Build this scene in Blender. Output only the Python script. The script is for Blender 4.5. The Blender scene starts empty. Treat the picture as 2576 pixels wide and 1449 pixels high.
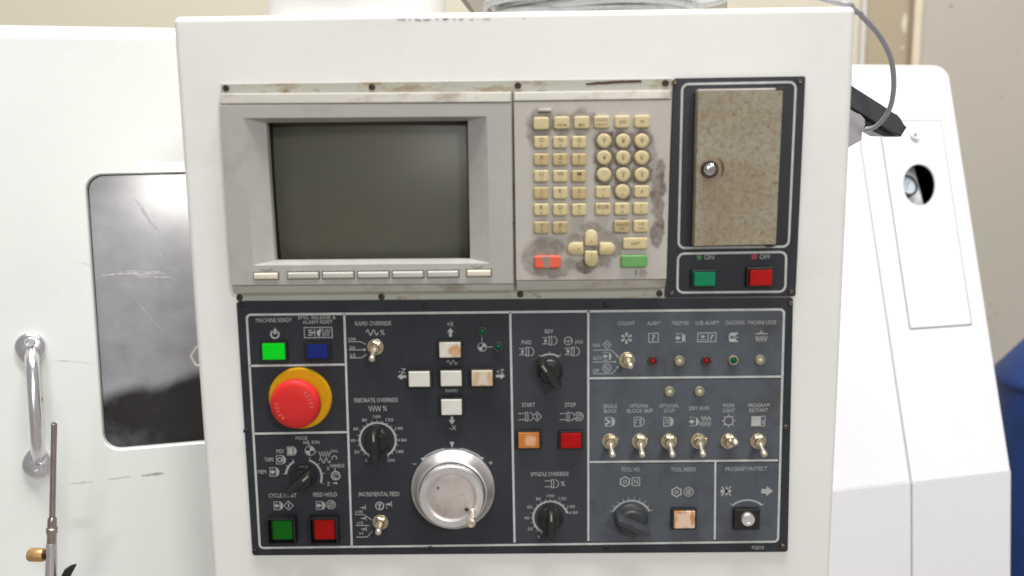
import bpy, math, random
import numpy as np
from mathutils import Vector, Matrix, noise
random.seed(7)
S = bpy.context.scene
COL = S.collection
PI = math.pi

# ---------------------------------------------------------------- camera
PW, PH, FPX = 2576.0, 1449.0, 2228.4          # measuring frame of the photograph and focal length in it
CAM = Vector((0.0065, -0.85, 1.50))
YAW, PITCH, ROLL = -0.0110, -0.1599, -0.0138
cy, sy, cp, sp, cr, sr = math.cos(YAW), math.sin(YAW), math.cos(PITCH), math.sin(PITCH), math.cos(ROLL), math.sin(ROLL)
FW = Vector((sy*cp, cy*cp, sp)); R0 = Vector((cy, -sy, 0)); U0 = R0.cross(FW)
RT = cr*R0 + sr*U0; UP = -sr*R0 + cr*U0
cd = bpy.data.cameras.new('camera'); cam = bpy.data.objects.new('camera', cd); COL.objects.link(cam)
cam.matrix_world = Matrix(((RT.x, UP.x, -FW.x, CAM.x), (RT.y, UP.y, -FW.y, CAM.y), (RT.z, UP.z, -FW.z, CAM.z), (0, 0, 0, 1)))
cd.sensor_width = 36; cd.lens = 36*FPX/PW; cd.clip_start = 0.02; cd.clip_end = 60
cd.dof.use_dof = True; cd.dof.focus_distance = 1.02; cd.dof.aperture_fstop = 3.4
S.camera = cam

# ---------------------------------------------------------------- light
w = bpy.data.worlds.new('World'); S.world = w; w.use_nodes = True
bg = w.node_tree.nodes['Background']; bg.inputs[0].default_value = (1.0, 0.985, 0.955, 1); bg.inputs[1].default_value = 0.31

def area(name, loc, target, sx, sy_, power, col=(1, 0.98, 0.95)):
    l = bpy.data.lights.new(name, 'AREA'); l.shape = 'RECTANGLE'; l.size = sx; l.size_y = sy_; l.energy = power; l.color = col
    o = bpy.data.objects.new(name, l); COL.objects.link(o); o.location = loc
    o.rotation_euler = (Vector(target)-Vector(loc)).to_track_quat('-Z', 'Y').to_euler()
    return o
area('hall_lamp', (4.0, -8.5, 5.5), (0.0, 0.0, 1.3), 1.3, 1.3, 275)
area('high_bay_lamp', (-0.1, -0.62, 5.0), (0.0, -0.1, 1.3), 3.0, 0.6, 225)
area('wall_fill', (0.2, 1.0, 3.3), (0.5, 1.3, 1.0), 2.4, 0.4, 7)  # unseen lamp added to brighten the wall behind the machine
area('hall_window', (1.25, -10.7, 3.1), (0, 0.3, 1.3), 1.6, 0.55, 170)
S.view_settings.view_transform = 'Standard'; S.view_settings.look = 'None'
S.view_settings.exposure = 0; S.view_settings.gamma = 1

# ---------------------------------------------------------------- frames and rays
def ray(px, py):
    return (FW + RT*((px-PW/2)/FPX) + UP*((PH/2-py)/FPX))
def at(px, py, Y):
    d = ray(px, py); return CAM + d*((Y-CAM.y)/d.y)
class Frame:
    def __init__(s, O, e1, e2):
        s.O = Vector(O); s.e1 = Vector(e1).normalized(); e2 = Vector(e2); s.e2 = (e2 - s.e1*e2.dot(s.e1)).normalized()
        s.n = s.e1.cross(s.e2)
    def p(s, a, b, n=0.0): return s.O + s.e1*a + s.e2*b + s.n*n
    def px(s, x, y, n=0.0):
        d = ray(x, y); q = s.O + s.n*n; t = (q-CAM).dot(s.n)/d.dot(s.n); v = CAM + d*t - s.O
        return (v.dot(s.e1), v.dot(s.e2))
PF = Frame((0, 0, 0), (1, 0, 0), (0, 0, 1))        # the front face of the control cabinet
uv = PF.px

# ---------------------------------------------------------------- mesh building
class MB:
    def __init__(s): s.v = []; s.f = []; s.mi = []; s.wn = False
    def add(s, vs, fs, m=0):
        k = len(s.v); s.v += [tuple(x) for x in vs]; s.f += [tuple(i+k for i in f) for f in fs]; s.mi += [m]*len(fs); return s
    def loft(s, loops, cap0=False, cap1=True, closed=True, m=0):
        n = len(loops[0]); vs = [p for l in loops for p in l]; fs = []
        for j in range(len(loops)-1):
            for i in range(n if closed else n-1):
                i2 = (i+1) % n; fs.append((j*n+i, j*n+i2, (j+1)*n+i2, (j+1)*n+i))
        if cap0: fs.append(tuple(range(n-1, -1, -1)))
        if cap1: fs.append(tuple(range((len(loops)-1)*n, len(loops)*n)))
        return s.add(vs, fs, m)
    def sweep(s, pts, rad, seg=12, caps=True, m=0):
        pts = [Vector(p) for p in pts]; n = len(pts)
        if not hasattr(rad, '__len__'): rad = [rad]*n
        ref = None; loops = []
        for i in range(n):
            t = (pts[min(i+1, n-1)]-pts[max(i-1, 0)]).normalized()
            if ref is None:
                ref = t.orthogonal().normalized()
            ref = (ref - t*ref.dot(t)).normalized(); b = t.cross(ref)
            loops.append([pts[i] + (ref*math.cos(2*PI*k/seg)+b*math.sin(2*PI*k/seg))*rad[i] for k in range(seg)])
        return s.loft(loops, cap0=caps, cap1=caps, m=m)
def rnd(corners, r, k=6):
    """ccw rounded polygon from corner points (a,b) with k points at each corner"""
    out = []; n = len(corners)
    rs = r if hasattr(r, '__len__') else [r]*n
    for i in range(n):
        p = Vector(corners[i]).to_2d(); a = (Vector(corners[i-1]).to_2d()-p).normalized(); b = (Vector(corners[(i+1) % n]).to_2d()-p).normalized()
        rr = max(rs[i], 1e-5); ang = a.angle(b); d = rr/math.tan(ang/2); c = p + (a+b).normalized()*(rr/math.sin(ang/2))
        v0 = p+a*d-c; v1 = p+b*d-c; a0 = math.atan2(v0.y, v0.x); a1 = math.atan2(v1.y, v1.x)
        while a1 < a0: a1 += 2*PI
        if a1-a0 > PI: a1 -= 2*PI
        for j in range(k):
            t = a0+(a1-a0)*j/(k-1); out.append((c.x+rr*math.cos(t), c.y+rr*math.sin(t)))
    return out
def inset(corners, d):
    out = []; n = len(corners)
    for i in range(n):
        p = Vector(corners[i]).to_2d(); a = (Vector(corners[i-1]).to_2d()-p).normalized(); b = (Vector(corners[(i+1) % n]).to_2d()-p).normalized()
        out.append(tuple(p+(a+b)*(d/math.sin(a.angle(b)))))
    return out
def L(fr, loop, n): return [fr.p(a, b, n) for a, b in loop]
def quad(tl, tr, br, bl, n=0.0, fr=PF):
    return [fr.px(*bl, n), fr.px(*br, n), fr.px(*tr, n), fr.px(*tl, n)]
def rect(cx, cy, w, h): return [(cx-w/2, cy-h/2), (cx+w/2, cy-h/2), (cx+w/2, cy+h/2), (cx-w/2, cy+h/2)]
def pxrect(x0, y0, x1, y1, n=0.0, fr=PF):
    a = fr.px(x0, (y0+y1)/2, n); b = fr.px(x1, (y0+y1)/2, n); c = fr.px((x0+x1)/2, y0, n); d = fr.px((x0+x1)/2, y1, n)
    return rect((a[0]+b[0])/2, (c[1]+d[1])/2, b[0]-a[0], c[1]-d[1])
def slab(mb, fr, corners, r, n0, n1, bev=0.0005, k=6, hole=None, hr=0.0, m=0, steps=2, depth=None):
    """plate with rounded corners and a rounded front edge, optionally with a hole"""
    mb.wn = True
    ls = [L(fr, rnd(corners, r, k), n0), L(fr, rnd(corners, r, k), n1-bev)]
    for j in range(1, steps+1):
        t = PI/2*j/steps; d = bev*(1-math.cos(t)); ls.append(L(fr, rnd(inset(corners, d), max(r-d, 1e-5), k), n1-bev+bev*math.sin(t)))
    if hole is not None:
        hl = rnd(hole, hr, k) if len(hole) == 4 else hole
        ls.append(L(fr, hl, n1)); ls.append(L(fr, hl, n0 if depth is None else depth))
        mb.loft(ls, cap0=False, cap1=False, m=m)
    else: mb.loft(ls, cap0=True, cap1=True, m=m)
    return mb
def lathe(mb, fr, a, b, prof, seg=32, cap=True, m=0, kn=None, ph=0.0):
    ls = []
    for j, (r, n) in enumerate(prof):
        kk = kn[j] if kn else 0
        ls.append([fr.p(a+(r-(kk if i % 2 else 0))*math.cos(2*PI*i/seg+ph), b+(r-(kk if i % 2 else 0))*math.sin(2*PI*i/seg+ph), n) for i in range(seg)])
    return mb.loft(ls, cap0=False, cap1=cap, m=m)
def strip(mb, fr, pts, wd, n, closed=False, m=0):
    """flat printed line of width wd through pts"""
    P = [Vector(p).to_2d() for p in pts]; N = len(P); lo = []; hi = []
    for i in range(N):
        if closed: a, b = P[i-1], P[(i+1) % N]
        else: a, b = P[max(i-1, 0)], P[min(i+1, N-1)]
        d1 = (P[i]-a); d2 = (b-P[i])
        d1 = d1.normalized() if d1.length > 1e-9 else d2.normalized(); d2 = d2.normalized() if d2.length > 1e-9 else d1
        t = (d1+d2).normalized(); q = Vector((-t.y, t.x)); c = max(0.4, q.dot(Vector((-d1.y, d1.x))))
        lo.append(fr.p(*(P[i]-q*(wd/2/c)), n)); hi.append(fr.p(*(P[i]+q*(wd/2/c)), n))
    vs = lo+hi; fs = []
    for i in range(N if closed else N-1):
        j = (i+1) % N; fs.append((i, j, N+j, N+i))
    return mb.add(vs, fs, m)
def fill(mb, fr, pts, n, m=0): return mb.add([fr.p(a, b, n) for a, b in pts], [tuple(range(len(pts)))], m)
def arcpts(c, r, a0, a1, k=24):
    return [(c[0]+r*math.cos(math.radians(a0+(a1-a0)*i/k)), c[1]+r*math.sin(math.radians(a0+(a1-a0)*i/k))) for i in range(k+1)]

_txt = {}
def text_mesh(s):
    if s not in _txt:
        c = bpy.data.curves.new('t', 'FONT'); c.body = s; c.size = 1; c.offset = 0.004; c.resolution_u = 2
        o = bpy.data.objects.new('t', c); COL.objects.link(o)
        me = bpy.data.meshes.new_from_object(o)
        V = [tuple(v.co) for v in me.vertices]; F = [tuple(p.vertices) for p in me.polygons]
        bpy.data.objects.remove(o); bpy.data.curves.remove(c); bpy.data.meshes.remove(me)
        xs = [v[0] for v in V]; ys = [v[1] for v in V]
        _txt[s] = (V, F, min(xs), max(xs), min(ys), max(ys))
    return _txt[s]
def text(mb, fr, s, cx, cy, wd, ht, n, ang=0.0, m=0):
    V, F, x0, x1, y0, y1 = text_mesh(s); ca, sa = math.cos(ang), math.sin(ang)
    if wd is None: wd = (x1-x0)/(y1-y0)*ht
    out = []
    for x, y, z in V:
        a = ((x-x0)/(x1-x0)-0.5)*wd; b = ((y-y0)/(y1-y0)-0.5)*ht
        out.append(fr.p(cx+a*ca-b*sa, cy+a*sa+b*ca, n))
    return mb.add(out, F, m)

# ---------------------------------------------------------------- objects
ORG = {}
def obj(name, mb, mats, parent=None, origin=None, label=None, smooth=40, **props):
    V = np.array(mb.v, dtype=float)
    if origin is None: origin = Vector((V.min(0)+V.max(0))/2)
    me = bpy.data.meshes.new(name)
    me.from_pydata([tuple(x) for x in (V-np.array(origin))], [], mb.f); me.validate(); me.update()
    for m_ in (mats if isinstance(mats, (list, tuple)) else [mats]): me.materials.append(m_)
    if len(me.polygons) == len(mb.mi): me.polygons.foreach_set('material_index', mb.mi)
    me.polygons.foreach_set('use_smooth', [True]*len(me.polygons)); me.set_sharp_from_angle(angle=math.radians(smooth))
    o = bpy.data.objects.new(name, me); COL.objects.link(o); place(o, origin, parent)
    if mb.wn:
        md = o.modifiers.new('normals', 'WEIGHTED_NORMAL'); md.keep_sharp = True
    if label: o['label'] = label
    for k, v in props.items(): o[k] = v
    return o
def place(o, origin, parent):
    ORG[o.name] = Vector(origin)
    o.parent = parent; o.location = Vector(origin) - (ORG[parent.name] if parent else Vector((0, 0, 0)))
def thing(name, loc, label, cat, group=None):
    o = bpy.data.objects.new(name, None); COL.objects.link(o); place(o, loc, None); o['label'] = label; o['category'] = cat
    o.empty_display_size = 0.05
    if group: o['group'] = group
    return o

# ---------------------------------------------------------------- materials
def lin(r, g, b):
    f = lambda x: (x/255/12.92) if x <= 10.3 else ((x/255+0.055)/1.055)**2.4
    return (f(r), f(g), f(b), 1)
MATS = {}
def mat(name, col, rough=0.5, metal=0.0, var=0.08, scale=40.0, bump=0.0, bscale=400.0, dirt=None, emit=0.0, coat=0.0, blobs=None, blobcol=None, rvar=0.1, spec=0.5, stretch=None):
    m = bpy.data.materials.new(name); m.use_nodes = True; nt = m.node_tree; N = nt.nodes; K = nt.links
    b = N['Principled BSDF']; b.inputs['Metallic'].default_value = metal; b.inputs['Roughness'].default_value = rough
    b.inputs['Specular IOR Level'].default_value = spec; b.inputs['Coat Weight'].default_value = coat
    tc = N.new('ShaderNodeTexCoord'); vec = tc.outputs['Object']
    if stretch:
        mp = N.new('ShaderNodeMapping'); mp.inputs['Scale'].default_value = stretch; K.new(vec, mp.inputs[0]); nvec = mp.outputs[0]
    else: nvec = vec
    nz = N.new('ShaderNodeTexNoise'); nz.inputs['Scale'].default_value = scale; nz.inputs['Detail'].default_value = 6; nz.inputs['Roughness'].default_value = 0.65; K.new(nvec, nz.inputs['Vector'])
    mr = N.new('ShaderNodeMapRange'); mr.inputs[1].default_value = 0.3; mr.inputs[2].default_value = 0.7; mr.inputs[3].default_value = 1-var; mr.inputs[4].default_value = 1+var*0.6; K.new(nz.outputs[0], mr.inputs[0])
    mul = N.new('ShaderNodeVectorMath'); mul.operation = 'SCALE'; mul.inputs[0].default_value = col[:3]; K.new(mr.outputs[0], mul.inputs['Scale'])
    out = mul.outputs[0]
    def mix(fac, a, bcol):
        x = N.new('ShaderNodeMix'); x.data_type = 'RGBA'; K.new(fac, x.inputs[0]); K.new(a, x.inputs[6])
        if isinstance(bcol, tuple): x.inputs[7].default_value = bcol
        else: K.new(bcol, x.inputs[7])
        return x.outputs[2]
    for d in (dirt or []):                                   # (colour, scale, lo, hi, amount)
        dc, ds, lo, hi, am = d
        n2 = N.new('ShaderNodeTexNoise'); n2.inputs['Scale'].default_value = ds; n2.inputs['Detail'].default_value = 8; n2.inputs['Roughness'].default_value = 0.7; K.new(nvec, n2.inputs['Vector'])
        r2 = N.new('ShaderNodeMapRange'); r2.inputs[1].default_value = lo; r2.inputs[2].default_value = hi; r2.inputs[3].default_value = 0; r2.inputs[4].default_value = am; K.new(n2.outputs[0], r2.inputs[0])
        out = mix(r2.outputs[0], out, dc)
    if blobs:                                                # grimy patches at fixed places on the object: (x, z, rx, rz, strength)
        acc = None
        wn = N.new('ShaderNodeTexNoise'); wn.inputs['Scale'].default_value = 90; wn.inputs['Detail'].default_value = 5; K.new(vec, wn.inputs['Vector'])
        wv = N.new('ShaderNodeVectorMath'); wv.operation = 'MULTIPLY_ADD'; K.new(wn.outputs['Color'], wv.inputs[0]); wv.inputs[1].default_value = (0.012, 0.012, 0.012); K.new(vec, wv.inputs[2])
        for (bx, bz, rx, rz, st) in blobs:
            a = N.new('ShaderNodeVectorMath'); a.operation = 'SUBTRACT'; K.new(wv.outputs[0], a.inputs[0]); a.inputs[1].default_value = (bx+0.006, 0, bz+0.006)
            c = N.new('ShaderNodeVectorMath'); c.operation = 'MULTIPLY'; K.new(a.outputs[0], c.inputs[0]); c.inputs[1].default_value = (1/rx, 0, 1/rz)
            l = N.new('ShaderNodeVectorMath'); l.operation = 'LENGTH'; K.new(c.outputs[0], l.inputs[0])
            q = N.new('ShaderNodeMapRange'); q.interpolation_type = 'SMOOTHSTEP'; q.inputs[1].default_value = 0.6; q.inputs[2].default_value = 1.0; q.inputs[3].default_value = st; q.inputs[4].default_value = 0; K.new(l.outputs['Value'], q.inputs[0])
            if acc is None: acc = q.outputs[0]
            else:
                mx = N.new('ShaderNodeMath'); mx.operation = 'MAXIMUM'; K.new(acc, mx.inputs[0]); K.new(q.outputs[0], mx.inputs[1]); acc = mx.outputs[0]
        gn = N.new('ShaderNodeTexNoise'); gn.inputs['Scale'].default_value = 125; gn.inputs['Detail'].default_value = 8; gn.inputs['Roughness'].default_value = 0.75; K.new(vec, gn.inputs['Vector'])
        gr = N.new('ShaderNodeMapRange'); gr.inputs[1].default_value = 0.32; gr.inputs[2].default_value = 0.64; gr.inputs[3].default_value = 0.4; gr.inputs[4].default_value = 1.12; K.new(gn.outputs[0], gr.inputs[0])
        mm = N.new('ShaderNodeMath'); mm.operation = 'MULTIPLY'; mm.use_clamp = True; K.new(acc, mm.inputs[0]); K.new(gr.outputs[0], mm.inputs[1])
        out = mix(mm.outputs[0], out, blobcol or lin(88, 76, 66))
    K.new(out, b.inputs['Base Color'])
    if emit:
        K.new(out, b.inputs['Emission Color']); b.inputs['Emission Strength'].default_value = emit
    if rvar:
        rr = N.new('ShaderNodeMapRange'); rr.inputs[1].default_value = 0.3; rr.inputs[2].default_value = 0.7; rr.inputs[3].default_value = max(0.02, rough-rvar); rr.inputs[4].default_value = min(1, rough+rvar); K.new(nz.outputs[0], rr.inputs[0]); K.new(rr.outputs[0], b.inputs['Roughness'])
    if bump:
        bn = N.new('ShaderNodeTexNoise'); bn.inputs['Scale'].default_value = bscale; bn.inputs['Detail'].default_value = 3; K.new(nvec, bn.inputs['Vector'])
        bp = N.new('ShaderNodeBump'); bp.inputs['Strength'].default_value = bump; bp.inputs['Distance'].default_value = 0.001; K.new(bn.outputs[0], bp.inputs['Height']); K.new(bp.outputs[0], b.inputs['Normal'])
    MATS[name] = m
    return m
grime = lin(95, 84, 70)
M_white = mat('cabinet_paint', (0.79, 0.782, 0.768, 1), 0.42, var=0.03, scale=7, bump=0.05, bscale=700, dirt=[(lin(200, 188, 180), 6, 0.52, 0.8, 0.35), (lin(150, 140, 130), 110, 0.70, 0.78, 0.4)])
M_lathe = mat('lathe_paint', (0.715, 0.735, 0.718, 1), 0.3, var=0.03, scale=4, bump=0.02, bscale=700, coat=0.15)
M_lathe2 = mat('housing_paint', (0.75, 0.75, 0.785, 1), 0.28, var=0.02, scale=5, bump=0.02, bscale=700, coat=0.15)
M_plate = mat('plate_black', lin(49, 51, 57), 0.42, var=0.16, scale=25, dirt=[(lin(62, 60, 58), 18, 0.55, 0.8, 0.35)], bump=0.04, bscale=1500, spec=0.22)
M_mid = mat('field_dark_grey', lin(61, 63, 70), 0.45, var=0.14, scale=22, dirt=[(lin(70, 66, 62), 30, 0.55, 0.8, 0.35)], bump=0.04, bscale=1500, spec=0.22)
M_field = mat('field_blue_grey', lin(85, 90, 98), 0.45, var=0.13, scale=16, dirt=[(lin(62, 59, 58), 20, 0.48, 0.75, 0.8)], bump=0.04, bscale=1500, spec=0.22)
M_print = mat('white_print', lin(190, 193, 192), 0.55, var=0.18, scale=60, dirt=[(lin(120, 112, 96), 50, 0.55, 0.8, 0.6)])
M_letter = mat('white_lettering', lin(170, 173, 172), 0.55, var=0.2, scale=120)
M_flange = mat('flange_paint', lin(172, 174, 164), 0.5, var=0.1, scale=30, stretch=(0.35, 1, 1), dirt=[(lin(140, 118, 84), 60, 0.53, 0.64, 0.8), (lin(96, 72, 54), 110, 0.60, 0.68, 0.85)])
M_bezel = mat('bezel_plastic', lin(171, 170, 166), 0.5, var=0.08, scale=22, bump=0.05, bscale=1800, dirt=[(lin(132, 122, 112), 20, 0.52, 0.8, 0.5), (lin(112, 100, 90), 130, 0.64, 0.74, 0.6)])
M_strip = mat('strip_plastic', lin(178, 175, 167), 0.42, var=0.08, scale=30, bump=0.05, bscale=1800, stretch=(0.5, 1, 1), dirt=[(lin(120, 106, 88), 40, 0.54, 0.7, 0.75), (lin(96, 82, 70), 120, 0.62, 0.72, 0.6)])
M_soft = mat('softkey_plastic', lin(186, 186, 178), 0.45, var=0.05, scale=60, dirt=[(lin(150, 138, 116), 70, 0.56, 0.75, 0.4)])
M_softw = mat('endkey_plastic', lin(216, 208, 192), 0.45, var=0.05, scale=60, dirt=[(lin(160, 132, 96), 90, 0.58, 0.75, 0.6)])
M_key = mat('key_cream', lin(203, 188, 144), 0.45, var=0.09, scale=90, dirt=[(lin(160, 130, 82), 60, 0.5, 0.8, 0.6)])
M_keyb = mat('key_tan', lin(192, 172, 124), 0.45, var=0.1, scale=90, dirt=[(lin(140, 116, 78), 90, 0.48, 0.75, 0.7)])
M_keyd = mat('key_dirty', lin(184, 168, 124), 0.5, var=0.1, scale=90, dirt=[(lin(130, 112, 84), 110, 0.45, 0.75, 0.8)])
M_legend = mat('key_legend', lin(110, 92, 66), 0.6, var=0.2, scale=200)
M_red = mat('key_red', lin(226, 92, 62), 0.45, var=0.08, scale=90)
M_worn = mat('key_worn', lin(138, 132, 122), 0.6, var=0.15, scale=120)
M_green = mat('key_green', lin(98, 158, 84), 0.45, var=0.08, scale=70)
M_screw = mat('rusty_screw', lin(70, 54, 48), 0.5, 0.5, var=0.4, scale=300, dirt=[(lin(120, 90, 66), 250, 0.5, 0.7, 0.6)])
M_screwl = mat('worn_screw', lin(120, 104, 88), 0.35, 0.8, var=0.4, scale=300)
M_black = mat('black_plastic', lin(24, 24, 26), 0.38, var=0.2, scale=120)
M_knob = mat('knob_black', lin(32, 32, 33), 0.42, var=0.25, scale=90, dirt=[(lin(70, 66, 58), 120, 0.6, 0.8, 0.3)])
M_knobg = mat('knob_grey', lin(52, 54, 58), 0.5, var=0.2, scale=90)
M_mark = mat('knob_mark', lin(170, 168, 150), 0.5, var=0.2, scale=150)
M_chrome = mat('toggle_metal', lin(226, 218, 200), 0.3, 0.85, var=0.1, scale=200, rvar=0.06)
M_brassy = mat('nut_metal', lin(216, 204, 178), 0.30, 1.0, var=0.2, scale=220, dirt=[(lin(150, 112, 76), 200, 0.52, 0.75, 0.6)])
M_latch = mat('latch_chrome', lin(210, 212, 216), 0.14, 1.0, var=0.2, scale=200, rvar=0.05)
M_alu = mat('handwheel_aluminium', lin(224, 221, 222), 0.42, 0.9, var=0.05, scale=60, rvar=0.08)
M_aluw = mat('handwheel_disc', lin(200, 191, 187), 0.5, 0.3, var=0.08, scale=40, dirt=[(lin(146, 130, 118), 34, 0.45, 0.75, 0.75), (lin(110, 96, 86), 160, 0.62, 0.72, 0.6)])
M_screen = mat('screen_phosphor', lin(91, 91, 79), 0.36, var=0.08, scale=7, rvar=0.03, dirt=[(lin(86, 76, 66), 9, 0.5, 0.75, 0.6)])
M_dark = mat('screen_shroud', lin(22, 20, 20), 0.6)
M_rust = mat('rusty_door_paint', lin(154, 149, 132), 0.55, var=0.12, scale=45, bump=0.12, bscale=300,
    dirt=[(lin(134, 124, 102), 14, 0.40, 0.66, 0.75), (lin(122, 102, 72), 260, 0.47, 0.60, 0.6), (lin(108, 78, 46), 190, 0.585, 0.66, 0.85), (lin(120, 72, 42), 90, 0.66, 0.72, 0.8)],
    blobs=[(-0.022, 0.0, 0.018, 0.016, 0.6), (-0.005, -0.02, 0.04, 0.035, 0.35), (0.0, -0.062, 0.045, 0.02, 0.25), (-0.01, 0.05, 0.035, 0.025, 0.2)], blobcol=lin(126, 98, 60))
M_lip = mat('door_lip_paint', lin(196, 186, 178), 0.5, var=0.15, scale=60, dirt=[(lin(90, 60, 50), 80, 0.6, 0.75, 0.8)])
M_yellow = mat('estop_yellow', lin(200, 150, 10), 0.5, spec=0.2, dirt=[(lin(150, 100, 20), 60, 0.56, 0.8, 0.4)], var=0.08, scale=50)
M_estop = mat('estop_red', lin(206, 46, 44), 0.5, spec=0.2, dirt=[(lin(150, 40, 40), 50, 0.56, 0.8, 0.35)], var=0.05, scale=50)
M_estext = mat('estop_lettering', lin(222, 120, 112), 0.6)
def cap(name, col, emit=0.0, dirt=None, rough=0.4, **k): return mat(name, col, rough, var=0.08, scale=80, dirt=dirt, emit=emit, spec=0.18, **k)
stain = lin(190, 138, 72)
M_cgreen = cap('cap_lit_green', lin(0, 176, 24), 0.45)
M_cblue = cap('cap_blue', lin(24, 38, 112))
M_cwhite = cap('cap_white', lin(214, 212, 204), dirt=[(lin(196, 176, 140), 110, 0.6, 0.8, 0.35)])
M_cstain = cap('cap_stained', lin(214, 210, 200), blobs=[(0.0055, -0.001, 0.0075, 0.009, 0.85), (-0.009, 0.007, 0.005, 0.003, 0.5)], blobcol=stain)
M_cedge = cap('cap_edge_stained', lin(206, 194, 176), blobs=[(-0.006, 0.0, 0.004, 0.008, 0.6), (0.008, 0, 0.003, 0.009, 0.6), (0, -0.007, 0.010, 0.002, 0.6)], blobcol=stain)
M_corange = cap('cap_amber', lin(192, 122, 62), dirt=[(lin(160, 92, 40), 90, 0.55, 0.75, 0.6)], blobs=[(0.002, 0.0005, 0.0075, 0.0065, 0.9)], blobcol=lin(226, 176, 140))
M_cpeach = cap('cap_peach', lin(226, 194, 168), blobs=[(-0.005, 0.0085, 0.008, 0.003, 0.9), (0.0085, 0.003, 0.003, 0.010, 0.8), (0, -0.009, 0.010, 0.0025, 0.7), (-0.010, -0.002, 0.002, 0.009, 0.7)], blobcol=lin(176, 112, 44))
M_cred = cap('cap_red', lin(172, 10, 12))
M_cgreen2 = cap('cap_dark_green', lin(14, 104, 18))
M_cteal = cap('cap_teal', lin(10, 124, 84))
M_lred = cap('lens_red', lin(150, 20, 22), rough=0.2)
M_lgreen = cap('lens_green', lin(14, 86, 66), rough=0.2)
M_lwhite = cap('lens_cream', lin(196, 192, 170), rough=0.25)
M_lring = mat('lamp_ring', lin(150, 146, 118), 0.4, 0.3, var=0.2, scale=200)
M_ldark = mat('lamp_ring_dark', lin(64, 66, 60), 0.45, 0.2, var=0.2, scale=200)
M_pglow_g = mat('print_green', lin(40, 130, 60), 0.5); M_pglow_r = mat('print_red', lin(150, 40, 60), 0.5)
M_wallL = mat('wall_cream', lin(203, 196, 178), 0.8, var=0.05, scale=1.5, bump=0.1, bscale=120)
M_wallT = mat('wall_tan', lin(168, 155, 132), 0.8, var=0.06, scale=5, bump=0.1, bscale=120)
M_wallR = mat('wall_beige', lin(178, 171, 161), 0.8, var=0.04, scale=2, bump=0.1, bscale=120, dirt=[(lin(150, 138, 124), 3, 0.6, 0.8, 0.4)])
M_floor = mat('floor_concrete', lin(150, 146, 140), 0.6, var=0.2, scale=3)
M_blue = mat('bin_blue', lin(26, 63, 132), 0.5, var=0.25, scale=12, dirt=[(lin(60, 84, 140), 20, 0.55, 0.75, 0.5)])
M_cable = mat('cable_grey', lin(162, 160, 166), 0.35, var=0.12, scale=60)
M_coil = mat('coil_grey', lin(176, 178, 178), 0.3, var=0.15, scale=60)
M_arm = mat('arm_black', lin(44, 47, 52), 0.5, var=0.12, scale=60)
M_bracket = mat('bracket_grey', lin(156, 152, 158), 0.5, var=0.08, scale=40)
M_bucket = mat('bucket_white', lin(236, 235, 232), 0.35, var=0.02, scale=20)
M_box = mat('box_grey', lin(160, 152, 140), 0.6, var=0.05, scale=20)
M_steel = mat('steel_polished', lin(228, 226, 231), 0.24, 0.95, var=0.05, scale=30, rvar=0.03)
M_tube = mat('tube_steel', lin(186, 172, 166), 0.25, 1.0, var=0.08, scale=90)
M_brass = mat('brass_knob', lin(198, 158, 104), 0.35, 0.6, var=0.2, scale=200)
M_clip = mat('clip_cream', lin(206, 204, 186), 0.5)
M_scuff = mat('scuff_grey', lin(160, 160, 157), 0.7, var=0.3, scale=200)
M_gap = mat('gap_shadow_grey', lin(110, 110, 114), 0.7)
M_dial = mat('gauge_dial', lin(196, 208, 220), 0.4, var=0.06, scale=90)
M_refl_dark = mat('reflection_dark', lin(42, 38, 36), 0.6, var=0.5, scale=60, dirt=[(lin(110, 106, 100), 180, 0.64, 0.7, 0.8)], bump=0.5, bscale=120)  # dark reflection low in the door window, put into this colour
M_chamber = mat('chamber_grey', lin(150, 147, 152), 0.45, var=0.12, scale=10, stretch=(1, 1, 3))
M_gasket_shade = mat('gasket_and_cavity_shade', lin(28, 28, 30), 0.6)

# ================================================================ control cabinet
cab = thing('control_cabinet', (0, 0.11, 1.0), 'white CNC control cabinet with dark operator panel, blank screen and cream keypad', 'control panel')
NP = 0.003                                   # front of the plates
NB = 0.014                                   # front of the display and keypad bezels
cabq = [(-0.3152, 1.0), (0.3185, 1.0), (0.3185, 1.6225), (-0.3152, 1.6225)]
hole = quad((630, 280), (1255, 276), (1262, 690), (650, 694))
mb = MB(); ls = []
for nn in (-0.22, -0.012): ls.append(L(PF, rnd(cabq, 0.006), nn))
for j in range(1, 6):
    t = PI/2*j/5; d = 0.006*(1-math.cos(t)); ls.append(L(PF, rnd(inset(cabq, d), 0.0062-d), -0.006+0.006*math.sin(t)))
ls += [L(PF, rnd(hole, 0.004), 0), L(PF, rnd(hole, 0.004), -0.05)]
mb.loft(ls, cap0=True, cap1=False); mb.wn = True
obj('housing', mb, M_white, cab, smooth=50)

mb = MB(); random.seed(5)
for i in range(34):
    x = random.choice((random.uniform(1000, 1230), random.uniform(1000, 1330))); u_, v_ = uv(x, 30, 0); v_ = 1.6165-random.uniform(0, .0012); w_ = random.uniform(.0006, .0035); h_ = random.uniform(.0003, .0008)
    fill(mb, PF, [(u_+w_*(.5+.6*random.random())*math.cos(k*PI/4), v_+h_*(.5+.6*random.random())*math.sin(k*PI/4)) for k in range(8)], .00025)
obj('paint_chips', mb, mat('bare_metal_chip', lin(160, 153, 143), 0.6, var=0.3, scale=300), cab, kind='stuff', label='small dark chips in the paint along the top edge')
mb = MB(); slab(mb, Frame((0, .226, 0), (1, 0, 0), (0, 0, 1)), rect(-.02, 1.3, .26, .34), .02, -.26, .005, .002, k=5); obj('mounting_neck', mb, M_white, cab)
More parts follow.
